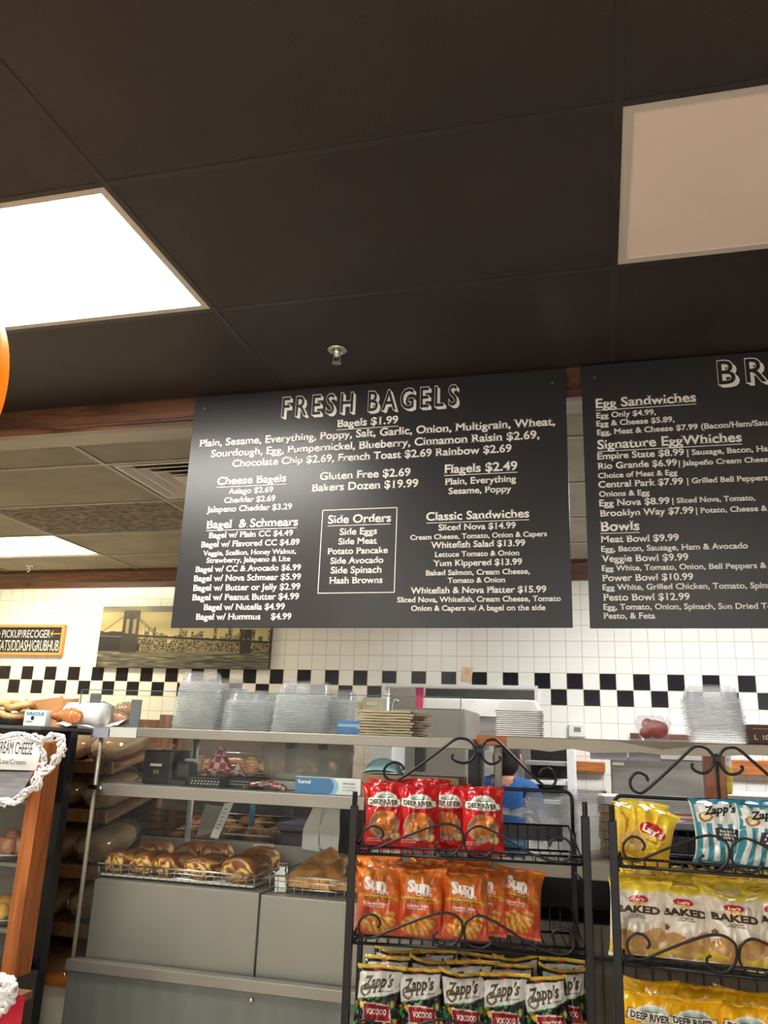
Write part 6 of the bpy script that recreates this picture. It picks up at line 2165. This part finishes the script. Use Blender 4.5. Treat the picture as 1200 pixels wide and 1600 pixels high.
tl_ = np.clip((.17 - U) / .17, 0, 1)
paint(C, (np.abs(V - (.9 - .35 * tl_)) < .008) & (U < .17), (78, 68, 48))
paint(C, (np.sin(U * 260) > .93) & (V < cab) & (V > deck) & (U > .22) & (U < .86), (96, 86, 60))
m = MB().grid(xa + (xb - xa) * U, 0 * U + 5.680, za + (zb2 - za) * V)
o = part('print', m, artmat('canvas_print', .45), pic)
set_art(o.data, C.reshape(-1, 3))
a0, a1, a2 = W(102, 976, 5.69), W(97, 1024, 5.69), W(-72, 972, 5.69)
cb_ = thing('chalkboard', 'small oak framed chalkboard reading PICKUP/RECOGER on the left of the tiled wall', 'sign', ((a0[0] + a2[0]) / 2, 5.7, a1[2]))
X0, X1, Z0, Z1 = a2[0], a0[0], a1[2], a0[2]
fw = .022
part('frame', MB().box(X0, X1, 5.685, YW - .002, Z0, Z0 + fw).box(X0, X1, 5.685, YW - .002, Z1 - fw, Z1).box(X0, X0 + fw, 5.685, YW - .002, Z0 + fw, Z1 - fw).box(X1 - fw, X1, 5.685, YW - .002, Z0 + fw, Z1 - fw), mat('chalkboard_oak', (206, 150, 88), .5), cb_)
part('slate', MB().box(X0 + fw, X1 - fw, 5.695, YW - .002, Z0 + fw, Z1 - fw), mat('chalk_slate', (34, 34, 38), .7, var=.15), cb_)
tx = MB()
zc1 = (Z0 + Z1) / 2
e0, e1 = W(4, 985, 5.69)[0], W(79, 985, 5.69)[0]
flat_text(tx, 'PICKUP/RECOGER', e0, zc1 + .018, 5.6935, width=e1 - e0, cap=.062, bold=.0)
e1 = W(91, 1010, 5.69)[0]
g_ = glyphs('UBEREATS/DDASH/GRUBHUB', 0)[2]; g2 = glyphs('ATS/DDASH/GRUBHUB', 0)[2]
e2 = W(0, 1010, 5.69)[0]
wd = (e1 - e2) * g_ / g2
flat_text(tx, 'UBEREATS/DDASH/GRUBHUB', e1 - wd, Z0 + .035, 5.6935, width=wd, cap=.085, bold=.0)
part('chalk_lettering', tx, mat('chalk', (226, 224, 220), .8), cb_)
ar = MB()
e0, e1 = W(80, 985, 5.69)[0], W(95, 985, 5.69)[0]
zz = zc1 + .05
ar.box(e0, e1, 5.6925, 5.6935, zz - .004, zz + .004).add([(e0 + .02, 5.693, zz + .03), (e0 - .005, 5.693, zz), (e0 + .02, 5.693, zz - .03), (e0 + .012, 5.693, zz)], [(0, 1, 2, 3)])
e0 = W(1, 985, 5.69)[0]
ar.box(e0 - .06, e0, 5.6925, 5.6935, zz - .004, zz + .004).add([(e0 - .02, 5.693, zz + .03), (e0 + .005, 5.693, zz), (e0 - .02, 5.693, zz - .03), (e0 - .012, 5.693, zz)], [(0, 1, 2, 3)])
part('arrows', ar, mat('ochre_chalk', (216, 160, 80), .8), cb_)

# ------------------------------------------------------------------ orange paper lantern at the left edge
M['lantern'] = mat('orange_lantern_paper', (255, 166, 40), .4, var=.08, vscale=6, sub=0.0)
p = W(-66, 592, 1.35)
lan = thing('paper_lantern', 'orange round lantern hanging at the left picture edge under the lit panel', 'lantern', tuple(p))
rb = MB()
n = 48
prof = []
for i in range(25):
    a = PI * (i / 24)
    prof.append((max(.012, .100 * math.sin(a) ** .9), -.205 * math.cos(a)))
vv, ff = [], []
for r, z in prof:
    for k in range(n):
        an = 2 * PI * k / n
        q = r * (1 + .012 * math.cos(8 * an))
        vv.append((p[0] + q * math.cos(an), p[1] + q * math.sin(an), p[2] + z))
for i in range(24):
    for k in range(n):
        l = (k + 1) % n
        ff.append((i * n + k, i * n + l, (i + 1) * n + l, (i + 1) * n + k))
mt = M['lantern']
nt = mt.node_tree
tr_ = nt.nodes.new('ShaderNodeBsdfTranslucent'); tr_.inputs[0].default_value = rgba((255, 190, 60))
mxs = nt.nodes.new('ShaderNodeMixShader'); mxs.inputs[0].default_value = .55
nt.links.new(nt.nodes['Principled BSDF'].outputs[0], mxs.inputs[1]); nt.links.new(tr_.outputs[0], mxs.inputs[2])
nt.links.new(mxs.outputs[0], nt.nodes['Material Output'].inputs[0])
part('shade', rb.add(vv, ff), mt, lan, True)
part('cord', MB().tube([(p[0], p[1], p[2] + .205), (p[0] - .5, p[1] + .05, CEIL)], .0015, 6), M['ink'], lan)
part('cap', MB().lathe([(.001, .209), (.014, .207), (.016, .20), (.012, .196)], 16, tuple(p)), M['black_plastic'], lan, True)

# ------------------------------------------------------------------ the person in the kitchen
def person():
    c = W(786, 1190, 4.55)
    t = thing('person', 'person with dark hair in a blue shirt standing behind the steel posts, back turned', 'person', (c[0], 4.55, 0))
    px0 = c[0]
    hgt = wz(786, 1152, 4.55)
    s = hgt / 1.70
    J = {
        'pelvis': (0, 0, .95, .135, .10), 'belly': (0, .0, 1.08, .125, .095), 'chest': (.01, .01, 1.26, .145, .10), 'collar': (.015, .02, 1.40, .10, .07), 'neck': (.02, .03, 1.455, .052, .052), 'skull0': (.022, .045, 1.535, .066, .075), 'skull1': (.022, .04, 1.60, .074, .088), 'skull2': (.022, .035, 1.665, .052, .06),
        'shl': (-.155, .01, 1.385, .058, .055), 'ell': (-.20, .06, 1.12, .042, .042), 'wrl': (-.14, .27, 1.03, .027, .024), 'shr': (.185, .01, 1.385, .058, .055), 'elr': (.25, .05, 1.12, .042, .042), 'wrr': (.18, .27, 1.03, .027, .024),
        'hipl': (-.09, 0, .88, .09, .09), 'knl': (-.10, .02, .50, .058, .058), 'anl': (-.10, -.01, .09, .038, .04), 'tol': (-.105, .14, .035, .035, .03), 'hipr': (.09, 0, .88, .09, .09), 'knr': (.10, .02, .50, .058, .058), 'anr': (.10, -.01, .09, .038, .04), 'tor': (.105, .14, .035, .035, .03),
        'nose': (.022, .128, 1.575, .012, .014),
    }
    E = [('pelvis', 'belly'), ('belly', 'chest'), ('chest', 'collar'), ('collar', 'neck'), ('neck', 'skull0'), ('skull0', 'skull1'), ('skull1', 'skull2'), ('skull1', 'nose'), ('collar', 'shl'), ('shl', 'ell'), ('ell', 'wrl'), ('collar', 'shr'), ('shr', 'elr'), ('elr', 'wrr'),
         ('pelvis', 'hipl'), ('hipl', 'knl'), ('knl', 'anl'), ('anl', 'tol'), ('pelvis', 'hipr'), ('hipr', 'knr'), ('knr', 'anr'), ('anr', 'tor')]
    for sd, sg in (('l', 1), ('r', -1)):
        wx_, wy_, wz_ = J['wr' + sd][:3]
        J['pa' + sd] = (wx_ + sg * .015, wy_ + .055, wz_ - .012, .032, .016)
        E.append(('wr' + sd, 'pa' + sd))
        for f in range(4):
            dx = (f - 1.5) * .019
            L_ = (.062, .075, .07, .055)[f]
            k0, k1, k2 = 'f%s%d' % (sd, f), 'g%s%d' % (sd, f), 'h%s%d' % (sd, f)
            J[k0] = (wx_ + sg * .015 + dx, wy_ + .085, wz_ - .014, .010, .010)
            J[k1] = (wx_ + sg * .02 + dx, wy_ + .085 + L_ * .55, wz_ - .024, .009, .009)
            J[k2] = (wx_ + sg * .022 + dx, wy_ + .085 + L_ * .85, wz_ - .05, .0075, .0075)
            E += [('pa' + sd, k0), (k0, k1), (k1, k2)]
        J['t' + sd] = (wx_ + sg * .05, wy_ + .05, wz_ - .02, .011, .011)
        J['u' + sd] = (wx_ + sg * .06, wy_ + .085, wz_ - .03, .009, .009)
        E += [('pa' + sd, 't' + sd), ('t' + sd, 'u' + sd)]
    names = list(J)
    me = bpy.data.meshes.new('body_frame')
    me.from_pydata([(J[k][0] * s, J[k][1] * s, J[k][2] * s) for k in names], [(names.index(a), names.index(b)) for a, b in E], [])
    o = bpy.data.objects.new('body', me)
    COL.objects.link(o)
    md = o.modifiers.new('skin', 'SKIN')
    for i, k in enumerate(names):
        me.skin_vertices[0].data[i].radius = (J[k][3] * s, J[k][4] * s)
        me.skin_vertices[0].data[i].use_root = (k == 'pelvis')
    sb_ = o.modifiers.new('sub', 'SUBSURF'); sb_.levels = 2; sb_.render_levels = 2
    dg = bpy.context.evaluated_depsgraph_get()
    bm_e = bpy.data.meshes.new_from_object(o.evaluated_get(dg))
    bpy.data.objects.remove(o)
    skin = mat('skin', (176, 122, 92), .5, sub=.1)
    shirt = mat('blue_shirt_cloth', (36, 84, 142), .85, var=.1, bump=.2)
    pants = mat('dark_trousers', (40, 42, 52), .85)
    shoe = mat('black_shoes', (24, 24, 26), .5)
    bm_e.materials.clear()
    for q in (skin,): bm_e.materials.append(q)
    bm_e.polygons.foreach_set('use_smooth', [True] * len(bm_e.polygons))
    b = bpy.data.objects.new('body', bm_e); COL.objects.link(b); b.parent = t
    V = np.array([v.co[:] for v in bm_e.vertices]); Nn = np.array([v.normal[:] for v in bm_e.vertices])

    def clothing(name, test, off, m_):
        keep = [p for p in bm_e.polygons if all(test(V[i] / s) for i in p.vertices)]
        ids = sorted({i for p in keep for i in p.vertices})
        mp = {i: k for k, i in enumerate(ids)}
        mb = MB().add([tuple(V[i] + Nn[i] * off) for i in ids], [tuple(mp[i] for i in p.vertices) for p in keep])
        c = part(name, mb, m_, None, True); c.parent = t
        return c
    clothing('shirt', lambda q: q[2] > .90 and (q[2] < 1.41 or (q[2] < 1.48 and abs(q[0] - .018) > .05)) and (abs(q[0] - .015) < .17 or q[2] > 1.2) and q[1] < .2, .008, shirt)
    clothing('trousers', lambda q: q[2] < .955 and q[2] > .10 and q[1] < .2 and abs(q[0]) < .22, .006, pants)
    clothing('shoe', lambda q: q[2] < .11, .006, shoe)
    hair = MB()
    u, v = np.linspace(0, PI, 22), np.linspace(0, 2 * PI, 32)
    U, V_ = np.meshgrid(u, v, indexing='ij')
    hx = .022 + .084 * np.sin(U) * np.cos(V_) * (1 + .03 * np.sin(9 * V_))
    hy = .024 + .098 * np.sin(U) * np.sin(V_)
    hy = np.where(hy > .07, .07 + (hy - .07) * .35, hy)
    hz = 1.60 + .105 * np.cos(U)
    hz = np.where((hy < .03) & (hz < 1.58), hz - .045, hz)
    hair.grid(hx * s, hy * s, hz * s)
    c = part('hair', hair, mat('dark_hair', (30, 26, 26), .6, bump=.4, bscale=150), None, True); c.parent = t
    for sg in (-1, 1):
        e = part('ear', MB().ell(((.022 + sg * .086) * s, .045 * s, 1.565 * s), (.010, .018, .028), 10, 8), skin, None, True); e.parent = t
        e = part('eye', MB().ell(((.022 + sg * .03) * s, .118 * s, 1.595 * s), (.011, .008, .009), 10, 8), M['white'], None, True); e.parent = t
    e = part('mouth', MB().ell((.022 * s, .118 * s, 1.53 * s), (.024, .007, .006), 10, 8), mat('lips', (150, 80, 74), .5), None, True); e.parent = t
    return t


person()
